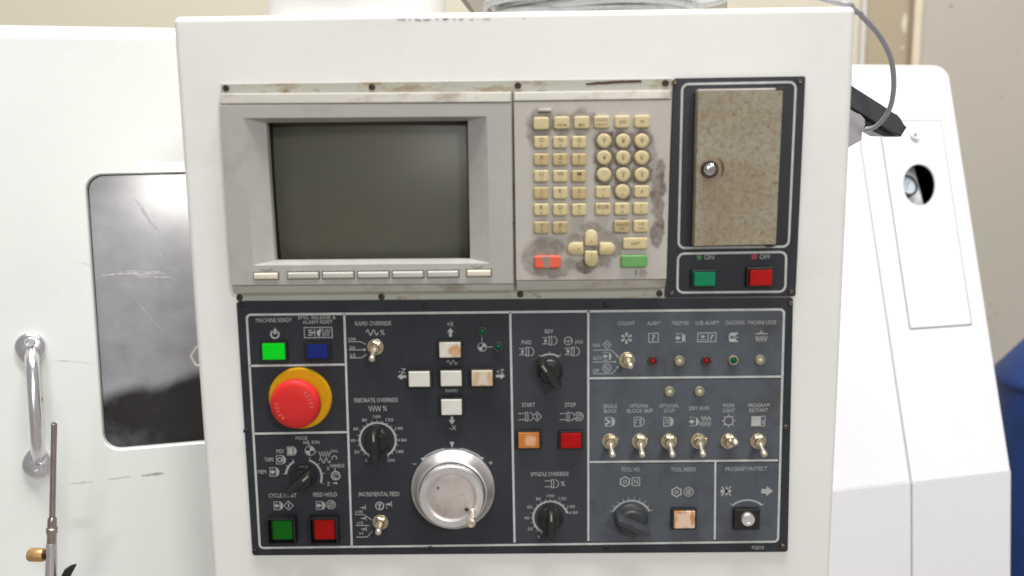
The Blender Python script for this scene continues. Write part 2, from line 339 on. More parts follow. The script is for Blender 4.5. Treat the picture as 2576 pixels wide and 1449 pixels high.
# plates on the front
opq = quad((596.5, 757), (1993.5, 747.5), (1980, 1385.5), (637, 1394.5))
op = obj('operator_plate', slab(MB(), PF, opq, 0.003, 0.0002, NP, 0.0006), M_plate, cab, label='dark grey operator plate with white printed frames and lettering')
spq = quad((1693.5, 197.5), (2024.5, 192), (1999.5, 744.5), (1671.5, 748))
spl = obj('side_plate', slab(MB(), PF, spq, 0.002, 0.0002, NP, 0.0006), M_plate, cab, label='dark grey plate round the rusty flap and the ON and OFF buttons')
flq = quad((556, 212), (1691.5, 198), (1669, 747.5), (598, 756))
fl = obj('display_flange', slab(MB(), PF, flq, 0.001, 0.0002, 0.002, 0.0004, hole=inset(hole, 0.002), hr=0.004, depth=-0.01), M_flange, cab, label='grey green flange plate with rust streaks behind the screen and keypad')
# gouge where the paint is gone, at the top right of the flange
mb = MB(); g = []
gx = [1474+10*i for i in range(15)]
top = [uv(x, 209.5-0.05*(x-1474)-random.uniform(0, 1.8)-(1.5 if 1500 < x < 1590 else 0), .0023) for x in gx]; bot = [uv(x, 213-0.045*(x-1474)+random.uniform(0, 1.6), .0023) for x in gx]
for i in range(14): mb.add([PF.p(*bot[i], .0023), PF.p(*bot[i+1], .0023), PF.p(*top[i+1], .0023), PF.p(*top[i], .0023)], [(0, 1, 2, 3)])
obj('paint_gouge', mb, mat('gouge_rust', lin(74, 48, 40), 0.8, var=0.3, scale=200), fl)

# printed fields
def field(corners, m, r=0.003, n=NP+0.00012):
    mb = MB(); fill(mb, PF, rnd(corners, r), n); return obj('printed_field', mb, m, op)
field(quad((1287, 782), (1477, 780), (1477, 1362), (1297, 1364)), M_mid)
field(quad((1483, 780), (1969, 776.5), (1964, 946), (1483, 950)), M_field)
field(quad((1483, 954), (1964, 951), (1956, 1157), (1482, 1160)), M_field)
field(quad((1482, 1164), (1797, 1162), (1796, 1358), (1481, 1359.5)), M_field)
field(quad((1802, 1162), (1955, 1160.5), (1953, 1357), (1801, 1358)), M_field)
# printed frames
NL = NP+0.0003
def frame_loop(c, par, wd=0.0022, r=0.004):
    mb = MB(); strip(mb, PF, rnd(inset(c, wd/2), r), wd, NL, closed=True); return obj('printed_frame', mb, M_print, par)
def frame_line(p0, p1, par=None, wd=0.0021):
    mb = MB(); a, b = uv(*p0, NL), uv(*p1, NL); k = 12
    strip(mb, PF, [(a[0]+(b[0]-a[0])*i/k, a[1]+(b[1]-a[1])*i/k) for i in range(k+1)], wd, NL); return obj('printed_line', mb, M_print, par or op)
frame_loop(quad((620, 787.5), (1973, 774), (1957.5, 1361.5), (653.5, 1377.5)), op)
for a, b in (((866, 789), (885, 1372)), ((1283.5, 785), (1294.5, 1365)), ((1480, 782), (1480, 1361)),
             ((628, 920.5), (867, 917)), ((640, 1091), (874, 1087)),
             ((1482, 951.7), (1966, 947.4)), ((1482, 1162.3), (1957, 1158)), ((1799.7, 1162), (1798.3, 1358))):
    frame_line(a, b)
frame_loop(quad((1712, 209.5), (2002.5, 204), (1984, 622), (1702.5, 626)), spl, 0.0021, 0.006)
frame_loop(quad((1701.5, 634.5), (1978.5, 630), (1975.5, 735), (1699.5, 737.5)), spl, 0.0021, 0.006)

# ---------------- lettering and symbols
def word(s, x0, x1, y, h, par=None, n=NL, m=None, ang=0.0):
    a = uv(x0, y, n); b = uv(x1, y, n); mb = MB(); sc = (b[0]-a[0])/(x1-x0)
    text(mb, PF, s, (a[0]+b[0])/2, (a[1]+b[1])/2, b[0]-a[0], h*sc, n, ang)
    return obj('lettering', mb, m or M_letter, par or op, label='white lettering reading %s' % s)
for t in (('MACHINE READY', 644, 735, 805.4, 11), ('EMG. RELEASE &', 750, 844.5, 798.8, 9), ('ALARM RESET', 761, 836.5, 810, 9),
          ('RAPID OVERRIDE', 893.5, 984, 813.5, 11), ('100', 877, 895, 853, 8.5), ('50', 879, 893, 874.5, 8.5), ('25', 879, 894, 894, 8.5),
          ('+X', 1125, 1141, 815, 12), ('-Z', 1003, 1021, 933, 12), ('+Z', 1249, 1268, 935, 12), ('-X', 1131, 1148, 1076, 12), ('RAPID', 1121, 1152, 983, 8),
          ('FEEDRATE OVERRIDE', 891.3, 1001, 1006.6, 11), ('INCREMENTAL FEED', 903, 1004.5, 1243, 11.5),
          ('MODE', 744, 773, 1102, 9), ('REF. RTN', 763, 803.5, 1113, 8.5), ('MDI', 695.5, 713, 1135, 10.5), ('TAPE', 665.5, 688, 1156, 10.5), ('MEM.', 649, 671.5, 1187, 10.5),
          ('JOG', 832, 849, 1135.5, 9), ('HANDLE', 831, 866.5, 1171.5, 9), ('X', 821.5, 828.5, 1178.5, 9), ('Z', 822.5, 830, 1217, 9),
          ('CYCLE START', 676, 746, 1246.5, 11), ('FEED HOLD', 788, 848, 1244, 11),
          ('FWD', 1312.5, 1337, 861.5, 11), ('REV', 1370.5, 1391.5, 833.5, 11), ('JOG', 1446, 1466, 861, 11), ('START', 1313, 1346, 1018.5, 11), ('STOP', 1421, 1448.5, 1018.5, 11),
          ('SPINDLE OVERRIDE', 1335, 1431, 1192.5, 11), ('COOLANT', 1554, 1597, 813, 10.5), ('ALARM', 1628.5, 1660, 813, 10.5), ('M02/M30', 1690.5, 1732, 812.6, 10.5),
          ('LUB. ALARM', 1750.5, 1808, 812, 10.5), ('CHUCKING', 1824, 1872.5, 811.6, 10.5), ('MACHINE LOCK', 1881, 1953, 811, 10.5),
          ('MAN.', 1491, 1510.5, 869, 10), ('AUTO', 1491.5, 1514, 901, 10), ('OFF', 1491, 1507, 932.8, 10),
          ('SINGLE', 1518, 1552, 1021.5, 10), ('BLOCK', 1519, 1552, 1034, 10), ('OPTIONAL', 1584, 1631.5, 1021, 10), ('BLOCK SKIP', 1577.5, 1642, 1033.5, 10),
          ('OPTIONAL', 1658, 1708, 1020.5, 10), ('STOP', 1670, 1697, 1033, 10), ('DRY RUN', 1734, 1783.5, 1027, 10.5), ('WORK', 1818.5, 1848.5, 1020, 10), ('LIGHT', 1819, 1848.5, 1032.5, 10),
          ('PROGRAM', 1882.5, 1936, 1019.5, 10), ('RESTART', 1885, 1932, 1032, 10), ('TOOL NO.', 1562.5, 1611, 1181, 11), ('TOOL INDEX', 1688, 1751, 1181, 11),
          ('PROGRAM PROTECT', 1825.5, 1930, 1179.5, 11), ('M2010', 1891.5, 1921.5, 1377.5, 10),
          ('x100', 893, 912, 1287, 7.5), ('x10', 897, 913, 1315, 7.5), ('x1', 903, 913, 1341, 7.5)):
    word(*t)
word('ON', 1772, 1796, 647, 12, spl); word('OFF', 1911, 1938, 646, 12, spl)
for (x, y, rx, ry, m_) in ((1759, 647.5, 6, 7, M_pglow_g), (1897.5, 645.5, 8, 7.5, M_pglow_r)):
    c = uv(x, y, NL); e = uv(x+1, y, NL)[0]-c[0]; mb = MB(); fill(mb, PF, [(c[0]+rx*e*math.cos(i*PI/10), c[1]+ry*e*math.sin(i*PI/10)) for i in range(20)], NL); obj('printed_dot', mb, m_, spl)

class Sym:
    """white printed symbol drawn about a centre, in photograph pixels with y up"""
    def __init__(s, x, y, label): s.mb = MB(); s.c = uv(x, y, NL); s.e = uv(x+1, y, NL)[0]-s.c[0]; s.label = label
    def q(s, x, y): return (s.c[0]+x*s.e, s.c[1]+y*s.e)
    def line(s, pts, wd=2.2, closed=False): strip(s.mb, PF, [s.q(*p) for p in pts], wd*s.e, NL, closed); return s
    def box(s, x0, y0, x1, y1, wd=2.2): return s.line([(x0, y0), (x1, y0), (x1, y1), (x0, y1)], wd, True)
    def poly(s, pts, dn=0.0): fill(s.mb, PF, [s.q(*p) for p in pts], NL+dn); return s
    def arc(s, r, a0=0, a1=360, wd=2.2, x=0, y=0):
        return s.line([(x+r*math.cos(math.radians(a0+(a1-a0)*i/24)), y+r*math.sin(math.radians(a0+(a1-a0)*i/24))) for i in range(24 if a1-a0 >= 360 else 25)], wd, a1-a0 >= 360)
    def disc(s, r, x=0, y=0, a0=0, a1=360):
        p = [(x+r*math.cos(math.radians(a0+(a1-a0)*i/18)), y+r*math.sin(math.radians(a0+(a1-a0)*i/18))) for i in range(18 if a1-a0 >= 360 else 19)]
        if a1-a0 < 360: p.append((x, y))
        return s.poly(p)
    def arrow(s, x, y, ang, l=14, hw=6, sw=2.5):
        c, d = math.cos(math.radians(ang)), math.sin(math.radians(ang))
        f = lambda a, b: (x+a*c-b*d, y+a*d+b*c)
        s.poly([f(-l/2, -sw), f(l/2-hw*1.3, -sw), f(l/2-hw*1.3, sw), f(-l/2, sw)]); s.poly([f(l/2-hw*1.3, -hw), f(l/2, 0), f(l/2-hw*1.3, hw)]); return s
    def dblock(s, x=0, y=0, k=1.0, body=True, arrow=True):
        """tape block symbol: square with a rounded solid nose"""
        s.box(x-12*k, y-11*k, x+3*k, y+11*k, 1.6) if body else s.line([(x-12*k, y-11*k), (x+3*k, y-11*k)], 1.6)
        if not body: s.line([(x-12*k, y+11*k), (x+3*k, y+11*k)], 1.6)
        s.poly([(x+5*k, y-12*k), (x+10*k, y-7*k), (x+12*k, y), (x+10*k, y+7*k), (x+5*k, y+12*k)])
        if arrow: s.arrow(x-5*k, y, 0, 14*k, 7*k, 2.8*k)
        return s
    def zig(s, x, y, w, h, n, wd=1.8):
        pts = []
        for i in range(n): pts += [(x-w/2+w*i/n, y+h/2), (x-w/2+w*(i+0.55)/n, y-h/2)]
        pts.append((x+w/2, y+h/2)); return s.line(pts, wd)
    def wave(s, x, y, w, h, n, wd=1.8): return s.line([(x-w/2+w*i/(8*n), y+h/2*math.sin(2*PI*i/8)) for i in range(8*n+1)], wd)
    def spindle(s, x=0, y=0, k=1.0, chuck=True):
        s.line([(x-20*k, y+8*k), (x-2*k, y+8*k)], 1.8); s.line([(x-20*k, y-8*k), (x-2*k, y-8*k)], 1.8)
        s.box(x-2*k, y-11*k, x+4*k, y+11*k, 1.8)
        s.arc(11*k, -80, 80, 1.8, x+6*k, y)
        if chuck: s.arc(10*k, 110, 250, 1.8, x-4*k, y); s.poly([(x-14*k, y+3*k), (x-10*k, y-5*k), (x-7*k, y+2*k)])
        return s
    def make(s, par=None): return obj('symbol', s.mb, M_letter, par or op, label=s.label)
s = Sym(691.5, 841, 'power symbol'); s.arc(10, 120, 420, 4); s.poly([(-5, 2), (3, 0), (8, 8), (0, 17)]); s.make()
s = Sym(800.5, 836.5, 'machine alarm symbol'); s.box(-35, -13, 35, 13, 2); s.line([(-26, 6), (-15, 6)], 2.5); s.line([(-26, -6), (-15, -6)], 2.5); s.poly([(-24, -2), (-10, -2), (-10, 2), (-24, 2)]); s.line([(-9, -10), (-9, 10)], 2)
s.poly([(-5, 3), (8, 11), (8, 6), (3, -10), (-1, -10)]); s.line([(12, -10), (12, 10)], 2); [s.line([(15+5*i, -9), (20+5*i, 9)], 1.6) for i in range(3)]; s.make()
s = Sym(944, 836.5, 'rapid traverse percent symbol'); s.wave(-8, 0, 30, 14, 2, 2.2); text(s.mb, PF, '%', *s.q(18, 0), 11*s.e, 13*s.e, NL); s.make()
s = Sym(950, 1027.5, 'feed percent symbol'); s.zig(-7, 0, 30, 13, 4); text(s.mb, PF, '%', *s.q(18, 0), 11*s.e, 13*s.e, NL); s.make()
s = Sym(910, 880, 'switch position lines of the rapid override switch'); s.line([(-33, 21), (-3, 21), (11, 14)], 1.8); s.line([(-33, 0), (5, 0)], 1.8); s.line([(-31, -20.5), (-2, -20.5), (12, -12)], 1.8)
s.poly([(5, -3.5), (12, 0), (5, 3.5)]); s.make()
for (x, y, a, l_) in ((1133, 836, 90, 'up arrow'), (1011.5, 947.5, 180, 'left arrow'), (1259, 946, 0, 'right arrow'), (1137, 1056.5, 270, 'down arrow')):
    s = Sym(x, y, l_); s.arrow(0, 0, a, 23, 8.5, 3.6); s.make()
s = Sym(1137, 911.5, 'rapid wave symbol'); s.wave(0, 0, 26, 11, 2, 1.6); s.make()
s = Sym(1213, 873, 'reference point symbol'); s.arc(11, 0, 360, 1.6); s.disc(11, 0, 0, 0, 90); s.disc(11, 0, 0, 180, 270); s.line([(0, 11), (0, 26)], 1.6); s.line([(11, 0), (30, 0)], 1.6); s.make()
s = Sym(734.5, 1134.5, 'manual data block symbol'); s.dblock(0, 0, 1, True, False); s.poly([(-10, -9), (1, -9), (1, 9), (-10, 9)]); s.make()
s = Sym(707.5, 1156.5, 'tape block symbol'); s.dblock(0, 0, 1, True, False); s.arc(5, 0, 360, 2.5, -4, 0); s.make()
s = Sym(691, 1187, 'memory block symbol'); s.dblock(); s.make()
s = Sym(779.7, 1134, 'reference return symbol'); s.arc(12.5, 0, 360, 1.6); s.disc(12.5, 0, 0, 0, 90); s.disc(12.5, 0, 0, 180, 270); s.line([(-2, 13), (-2, 22)], 1.6); s.line([(12, -3), (18, -3)], 1.6); s.make()
s = Sym(818, 1150, 'jog wave symbols'); s.zig(-1, 8, 28, 13, 4); s.wave(-1, -9, 28, 13, 2, 1.8); s.arc(6, -30, 210, 1.8, 23, -3); s.make()
s = Sym(844.5, 1196.5, 'handle symbol'); s.arc(10.5, 0, 360, 3); s.arc(5, 0, 300, 2); s.line([(-1, 12), (-1, 20)], 2); s.arrow(-2, -20, 0, 12, 4, 1); s.make()
s = Sym(714, 1272, 'cycle start symbols'); s.dblock(-13, 0, 0.95); s.line([(0, 0), (12, 12), (24, 0), (12, -12)], 1.8, True); s.line([(12, -6), (12, 6)], 3); s.make()
s = Sym(820, 1270.5, 'feed hold symbols'); s.dblock(-13, -1, 0.95); s.arc(11, 0, 360, 1.8, 12.5, 1); s.arc(6, 0, 360, 1.8, 12.5, 1); s.line([(6, -6), (19, 8)], 1.8); s.make()
s = Sym(967, 1271.5, 'incremental feed symbols'); s.arc(10, 0, 360, 2.6, -12, -1); s.line([(-12, -8), (-12, 7)], 3); s.line([(-17, 0), (-12, 7), (-7, 0)], 2); s.arrow(10, 3, 0, 14, 5, 1.4); s.line([(18, -4), (18, 11)], 1.8); s.line([(6, -9), (6, -2)], 1.5); s.make()
s = Sym(913, 1317, 'switch position lines of the incremental feed switch'); s.line([(-20, 24), (3, 24), (23, 9)], 1.8); s.line([(-18, -5), (16, -5)], 1.8); s.line([(-18, -36), (9, -36), (23, -20)], 1.8)
for yy in (42, 14, -15): s.arrow(1, yy, 0, 12, 4, 1); s.line([(8, yy-6), (8, yy+7)], 1.6)
s.make()
# marks round the handwheel
c0 = (1140, 1240); s = Sym(*c0, 'direction arcs and pointer of the handwheel')
s.arc(118, 99, 125, 2.6); s.arc(118, 81, 55, 2.6) if False else s.arc(118, 55, 81, 2.6)
s.poly([(-6, 134), (0, 119), (6, 134)]); s.poly([(-79, 92), (-62, 97), (-73, 82)][::-1]); s.poly([(79, 92), (62, 97), (73, 82)]); s.line([(-99, 77), (-90, 77)], 2); s.line([(91, 78), (101, 78)], 2); s.line([(96, 73), (96, 83)], 2); s.make()
# override dials
def dial(x, y, r, a0, a1, nums, nticks, par=None, wd=5.0, lab='', rl=1.34, tick=5, ts=8):
    s = Sym(x, y, 'printed scale arc of the %s dial' % lab); s.arc(r, min(a0, a1), max(a0, a1), wd)
    for i in range(nticks):
        a = math.radians(a0+(a1-a0)*i/(nticks-1)); s.line([((r+wd*0.4)*math.cos(a), (r+wd*0.4)*math.sin(a)), ((r+wd*0.4+tick)*math.cos(a), (r+wd*0.4+tick)*math.sin(a))], 1.5)
    for i, (t, aa) in enumerate(nums):
        a = math.radians(aa); text(s.mb, PF, t, *s.q(r*rl*math.cos(a)*1.03, r*rl*math.sin(a)), None if len(t) < 2 else (6.3*len(t))*s.e, ts*s.e, NL)
    return s.make()
dial(950.4, 1107.4, 45.5, 240, -60, [(str(20*i), 240-30*i) for i in range(11)], 21, lab='feedrate override')
dial(1385, 1302.5, 43.5, 240, 15, [(str(20*i), 240-30*i) for i in range(8)]+[('150', 13)], 16, lab='spindle override')
dial(764.2, 1198.4, 45, 120, 172, [], 3, lab='mode', tick=6); dial(764.2, 1198.4, 45, 70, -22, [], 4, lab='mode', tick=6)
dial(1383, 933, 43, 57, 123, [], 3, lab='spindle direction', tick=6, wd=4.5)
dial(1587.8, 1308, 51, 154, 26, [], 10, lab='tool number', tick=8, wd=4.5)
dial(1878.5, 1311, 56, 48, 132, [], 2, lab='key switch', tick=6, wd=4.5)
for (x, y, l_) in ((1326, 884.5, 'forward spindle symbol'), (1384, 857, 'reverse spindle symbol'), (1440.5, 884, 'jog spindle symbol')):
    s = Sym(x, y, l_); s.spindle()
    if 'jog' in l_: s.arc(10, 0, 360, 1.8, -11, 27); s.line([(-20, 27), (-2, 27)], 1.6); s.line([(-11, 20), (-11, 30)], 1.6)
    s.make()
s = Sym(1326, 1048, 'spindle start symbol'); s.spindle(-2, 0, 1, False); s.line([(14, 0), (25, 12), (36, 0), (25, -12)], 1.8, True); s.line([(25, -6), (25, 6)], 2.5); s.make()
s = Sym(1430, 1048, 'spindle stop symbol'); s.spindle(-2, 0, 1, False); s.arc(11, 0, 360, 1.8, 26, 0); s.arc(6, 0, 360, 1.6, 26, 0); s.line([(20, -7), (32, 7)], 1.6); s.make()
s = Sym(1389, 1217, 'spindle percent symbol'); s.spindle(0, 0, 0.95, False); text(s.mb, PF, '%', *s.q(27, 0), 11*s.e, 13*s.e, NL); s.make()
s = Sym(1576, 850.5, 'coolant spray symbol')
for i in range(6):
    a = math.radians(30+60*i); c_, d_ = math.cos(a), math.sin(a); s.poly([(5*c_-2*d_, 5*d_+2*c_), (5*c_+2*d_, 5*d_-2*c_), (14*c_+3.2*d_, 14*d_-3.2*c_), (15*c_, 15*d_), (14*c_-3.2*d_, 14*d_+3.2*c_)])
s.make()
s = Sym(1644, 849.5, 'alarm question symbol'); s.box(-12, -11.5, 12, 11.5, 2); text(s.mb, PF, '?', *s.q(0, 0), 9*s.e, 16*s.e, NL); s.make()
s = Sym(1711, 850, 'program end symbol'); s.dblock(0, 0, 1, False); s.line([(12, -10), (12, 10)], 2); s.make()
s = Sym(1778, 848.5, 'lubrication alarm symbol'); s.box(-23, -11.5, 23, 11.5, 2); s.line([(3, -11), (3, 11)], 2); s.arrow(-10, 2, 0, 12, 5, 1.6); s.line([(-18, -6), (-2, -6)], 1.6); s.line([(-18, 7), (-14, 7)], 1.6); text(s.mb, PF, '?', *s.q(13, 0), 9*s.e, 15*s.e, NL); s.make()
s = Sym(1846.5, 848.5, 'chuck symbol'); s.poly([(-13, 8), (-8, 12), (12, 12), (2, 3), (-6, 3)]); s.poly([(-13, -8), (-6, -3), (2, -3), (12, -12), (-8, -12)]); s.poly([(-13, -6), (-9, -6), (-9, 6), (-13, 6)]); s.line([(-2, 0), (10, 0)], 2.2); s.make()
s = Sym(1915.5, 845.5, 'machine lock symbol'); s.zig(0, -7, 28, 13, 5, 2.2); s.line([(-16, 6), (16, 6)], 2.2); s.line([(0, 6), (0, 16)], 2); s.poly([(-9, 7), (-3, 11), (9, 7)]); s.make()
s = Sym(1527.5, 905, 'switch position lines and symbols of the coolant switch')
s.line([(-36, 25), (9, 25), (28, 9)], 1.8); s.line([(-36, -5.5), (19, -5.5)], 1.8); s.line([(-36, -36), (12, -36), (27, -20)], 1.8)
s.poly([(25, 13.5), (30, 4), (21, 9)]); s.poly([(17, -9), (24, -5.5), (17, -2)]); s.poly([(22, -18), (30, -16), (27, -25)])
s.line([(-11, 39), (-1, 50), (10, 39), (-1, 28)], 1.6, True); s.line([(-4, 34), (-4, 44), (3, 36), (3, 45)], 1.4); s.dblock(0, 9, 0.9, False); s.arc(10.5, 0, 360, 1.8, -1, -21.5); s.line([(-8, -15), (6, -28)], 1.6); s.arc(5, 0, 360, 1.4, -1, -21.5); s.make()
s = Sym(1535, 1061, 'single block symbol'); s.dblock(0, 0, 1.05); s.poly([(-11, -10), (-8, -10), (-8, 10), (-11, 10)]); s.make()
s = Sym(1608.5, 1061, 'optional block skip symbol'); s.box(-13, -12, 4, 12, 1.8); s.line([(4, 12), (12, 5), (12, -5), (4, -12)], 1.8); s.line([(-9, -6), (-9, 6), (1, 6), (1, -6)], 1.6); s.make()
s = Sym(1682, 1061, 'optional stop symbol'); s.dblock(0, 0, 1.05, True, False); s.line([(-10, -7), (-1, 7)], 1.6); s.line([(-10, 6), (-1, 6), (-1, -7)], 1.6); s.make()
s = Sym(1760, 1059.5, 'dry run symbols'); s.dblock(-14, -1, 1.0, False); s.zig(14, -7, 28, 12, 5, 1.8); s.wave(16, 7, 24, 10, 3, 1.8); s.make()
s = Sym(1833, 1058.5, 'work light symbol'); s.arc(11.5, 0, 360, 2.6)
for i in range(8): a = math.radians(-90+45*i); s.line([(12*math.cos(a), 12*math.sin(a)), (18*math.cos(a), 18*math.sin(a))], 1.8)
s.make()
s = Sym(1907, 1059.5, 'program restart symbol'); s.poly([(-17, -13), (8, -13), (8, 13), (-17, 13)]); s.box(8, -13, 17, 13, 1.8); s.line([(12.5, -8), (12.5, 3)], 2.4); s.make()
s = Sym(1585, 1211.5, 'tool number symbol')
hexp = lambda x, y, r: [(x+(r if i % 2 else r*0.82)*math.cos(i*PI/6), y+(r if i % 2 else r*0.82)*math.sin(i*PI/6)) for i in range(12)]
s.line(hexp(-13, 0, 13), 3, True); s.arc(4, 0, 360, 2, -13, 0); s.box(5, -10.5, 24, 10, 2); text(s.mb, PF, 'N', *s.q(14.5, 0), 10*s.e, 12*s.e, NL); s.make()
s = Sym(1717, 1237.5, 'tool index symbol'); s.line(hexp(-15, 0, 13), 3, True); s.arc(4, 0, 360, 2, -15, 0); s.arc(11.5, 0, 360, 2, 15, 0); s.line([(11, -7), (11, 7)], 2.2); s.line([(15, -8), (15, 8)], 2.2); s.line([(19, -7), (19, 7)], 2.2); s.make()
s = Sym(1827, 1235.5, 'program protected symbol'); s.arrow(0, 0, 0, 28, 10, 5); s.line([(-12, -12), (12, 12)], 3); s.line([(-12, 12), (12, -12)], 3); s.line([(0, -14), (0, 14)], 2); s.make()
s = Sym(1930, 1235.5, 'program open symbol'); s.arrow(0, 0, 0, 30, 13, 6); s.make()

# ---------------- push buttons
def button(x0, y0, x1, y1, m, label, top=0.0095, guard=None):
    """black bezel and coloured square cap; cap outline measured at its front face"""
    c = pxrect(x0, y0, x1, y1, top); cx = (c[0][0]+c[1][0])/2; cz = (c[0][1]+c[3][1])/2; ww = c[1][0]-c[0][0]; hh = c[3][1]-c[0][1]
    mb = MB(); g = rect(cx, cz, ww+0.0042, hh+0.0042)
    slab(mb, PF, g, 0.001, NP, 0.0075, 0.0006, k=4, hole=rect(cx, cz, ww+0.0006, hh+0.0006), hr=0.0004, depth=NP)
    if guard:
        g2 = rect(cx, cz, ww+0.0085, hh+0.0085)
        slab(mb, PF, g2, 0.0012, NP, guard, 0.0006, k=4, hole=rect(cx, cz, ww+0.0055, hh+0.0055), hr=0.0008, depth=NP)
    b = obj('push_button', mb, M_black, cab, label=label)
    mb = MB(); slab(mb, PF, c, 0.0007, NP+0.0005, top, 0.0009, k=4); obj('button_cap', mb, m, b)
button(659.5, 865, 715.5, 905.5, M_cgreen, 'lit bright green push button under MACHINE READY')
button(771, 867.5, 824.5, 902.5, M_cblue, 'blue push button under ALARM RESET')
button(1105, 862, 1158.5, 900, M_cstain, 'brown stained white push button below the up arrow')
button(1028, 935.5, 1081, 973.5, M_cwhite, 'white push button beside the left arrow')
button(1108.5, 934, 1161, 972, M_cwhite, 'white push button in the middle of the jog cross')
button(1186.5, 932.5, 1239, 971.5, M_cedge, 'stained white push button beside the right arrow')
button(1110, 1006, 1161.5, 1044.5, M_cwhite, 'white push button above the down arrow')
button(1304, 1089.5, 1357, 1128, M_corange, 'amber push button under START')
button(1411, 1091, 1462, 1128, M_cred, 'red push button under STOP')
button(1696, 1287, 1748.5, 1330, M_cpeach, 'peach coloured push button under TOOL INDEX')
button(685, 1310, 735, 1357.5, M_cgreen2, 'dark green square push button in a black guard under CYCLE START', 0.0085, 0.013)
button(790.5, 1308.5, 841.5, 1357.5, M_cred, 'red square push button in a black guard under FEED HOLD', 0.0085, 0.013)
button(1747, 685, 1800, 720, M_cteal, 'blue green push button under ON', 0.0125)
button(1887, 679.5, 1943, 719, M_cred, 'red push button under OFF', 0.0125)

# ---------------- indicator lamps
def lamp(x, y, lens, label, ring=None, r=0.0040):
    a, b = uv(x, y, NP+0.003); mb = MB()
    lathe(mb, PF, a, b, [(r+0.0009, NP), (r+0.0009, NP+0.0022), (r+0.0004, NP+0.003), (r-0.0006, NP+0.003), (r-0.0010, NP+0.0004)], 28, cap=False)
    o = obj('indicator_lamp', mb, ring or M_lring, cab, label=label)
    mb = MB(); lathe(mb, PF, a, b, [(r-0.0009, NP+0.0004), (r-0.0009, NP+0.0016), (r*0.55, NP+0.0026), (r*0.2, NP+0.003)], 24); obj('lens', mb, lens, o)
lamp(1213, 834.5, M_lgreen, 'dark green lamp above the reference point symbol', M_ldark); lamp(1253.5, 872.5, M_lgreen, 'dark green lamp right of the reference point symbol', M_ldark)
lamp(1643, 908.7, M_lred, 'red lamp under ALARM', M_ldark); lamp(1709.8, 908.5, M_lwhite, 'unlit cream lamp under M02/M30'); lamp(1777.8, 907.8, M_lred, 'red lamp under LUB. ALARM', M_ldark)
lamp(1845.9, 907.2, M_lgreen, 'dark green lamp under CHUCKING'); lamp(1913.3, 906.4, M_lwhite, 'unlit cream lamp under MACHINE LOCK')
lamp(1684.6, 986, M_lwhite, 'unlit cream lamp above OPTIONAL STOP'); lamp(1760.6, 985.5, M_lwhite, 'unlit cream lamp above DRY RUN')

# ---------------- toggle switches
def toggle(x, y, tx, ty, nt, label):
    a, b = uv(x, y, NP+0.003); mb = MB(); ph = random.uniform(0, 1)
    lathe(mb, PF, a, b, [(0.0080, NP), (0.0080, NP+0.0010), (0.0075, NP+0.0014), (0.005, NP+0.0014)], 28, cap=False)
    lathe(mb, PF, a, b, [(0.0066, NP+0.0014), (0.0066, NP+0.0036), (0.0058, NP+0.0044), (0.0046, NP+0.0044)], 6, cap=False, ph=ph)
    lathe(mb, PF, a, b, [(0.0046, NP+0.0040), (0.0046, NP+0.0075), (0.0041, NP+0.0085), (0.0026, NP+0.0083)], 20, cap=True)
    t = obj('toggle_switch', mb, M_brassy, cab, label=label, smooth=30)
    p0 = PF.p(a, b, NP+0.006); tu, tv = uv(tx, ty, nt); p1 = PF.p(tu, tv, nt); d = p1-p0
    pts = [p0+d*f for f in (0, 0.15, 0.6, 0.78, 0.92, 1.04, 1.09, 1.11)]
    mb = MB().sweep(pts, [0.0019, 0.0020, 0.0024, 0.0029, 0.0031, 0.0030, 0.0022, 0.0010], 16); obj('lever', mb, M_chrome, t, smooth=50)
toggle(943.5, 874, 935.5, 904, 0.022, 'toggle switch at RAPID OVERRIDE, lever down')
toggle(956, 1316, 951.7, 1339, 0.022, 'toggle switch at INCREMENTAL FEED, lever down')
toggle(1577.5, 907, 1586, 921, 0.024, 'toggle switch at COOLANT, lever in the middle')
toggle(1535, 1112, 1541, 1146, 0.022, 'toggle switch under SINGLE BLOCK, lever down'); toggle(1610, 1112, 1616, 1146, 0.022, 'toggle switch under OPTIONAL BLOCK SKIP, lever down')
toggle(1684, 1112, 1692, 1146, 0.022, 'toggle switch under OPTIONAL STOP, lever down'); toggle(1759, 1111.5, 1769, 1145, 0.022, 'toggle switch under DRY RUN, lever down')
toggle(1834, 1111.5, 1850, 1113, 0.024, 'toggle switch under WORK LIGHT, lever up'); toggle(1909, 1111.5, 1923, 1144, 0.022, 'toggle switch under PROGRAM RESTART, lever down')

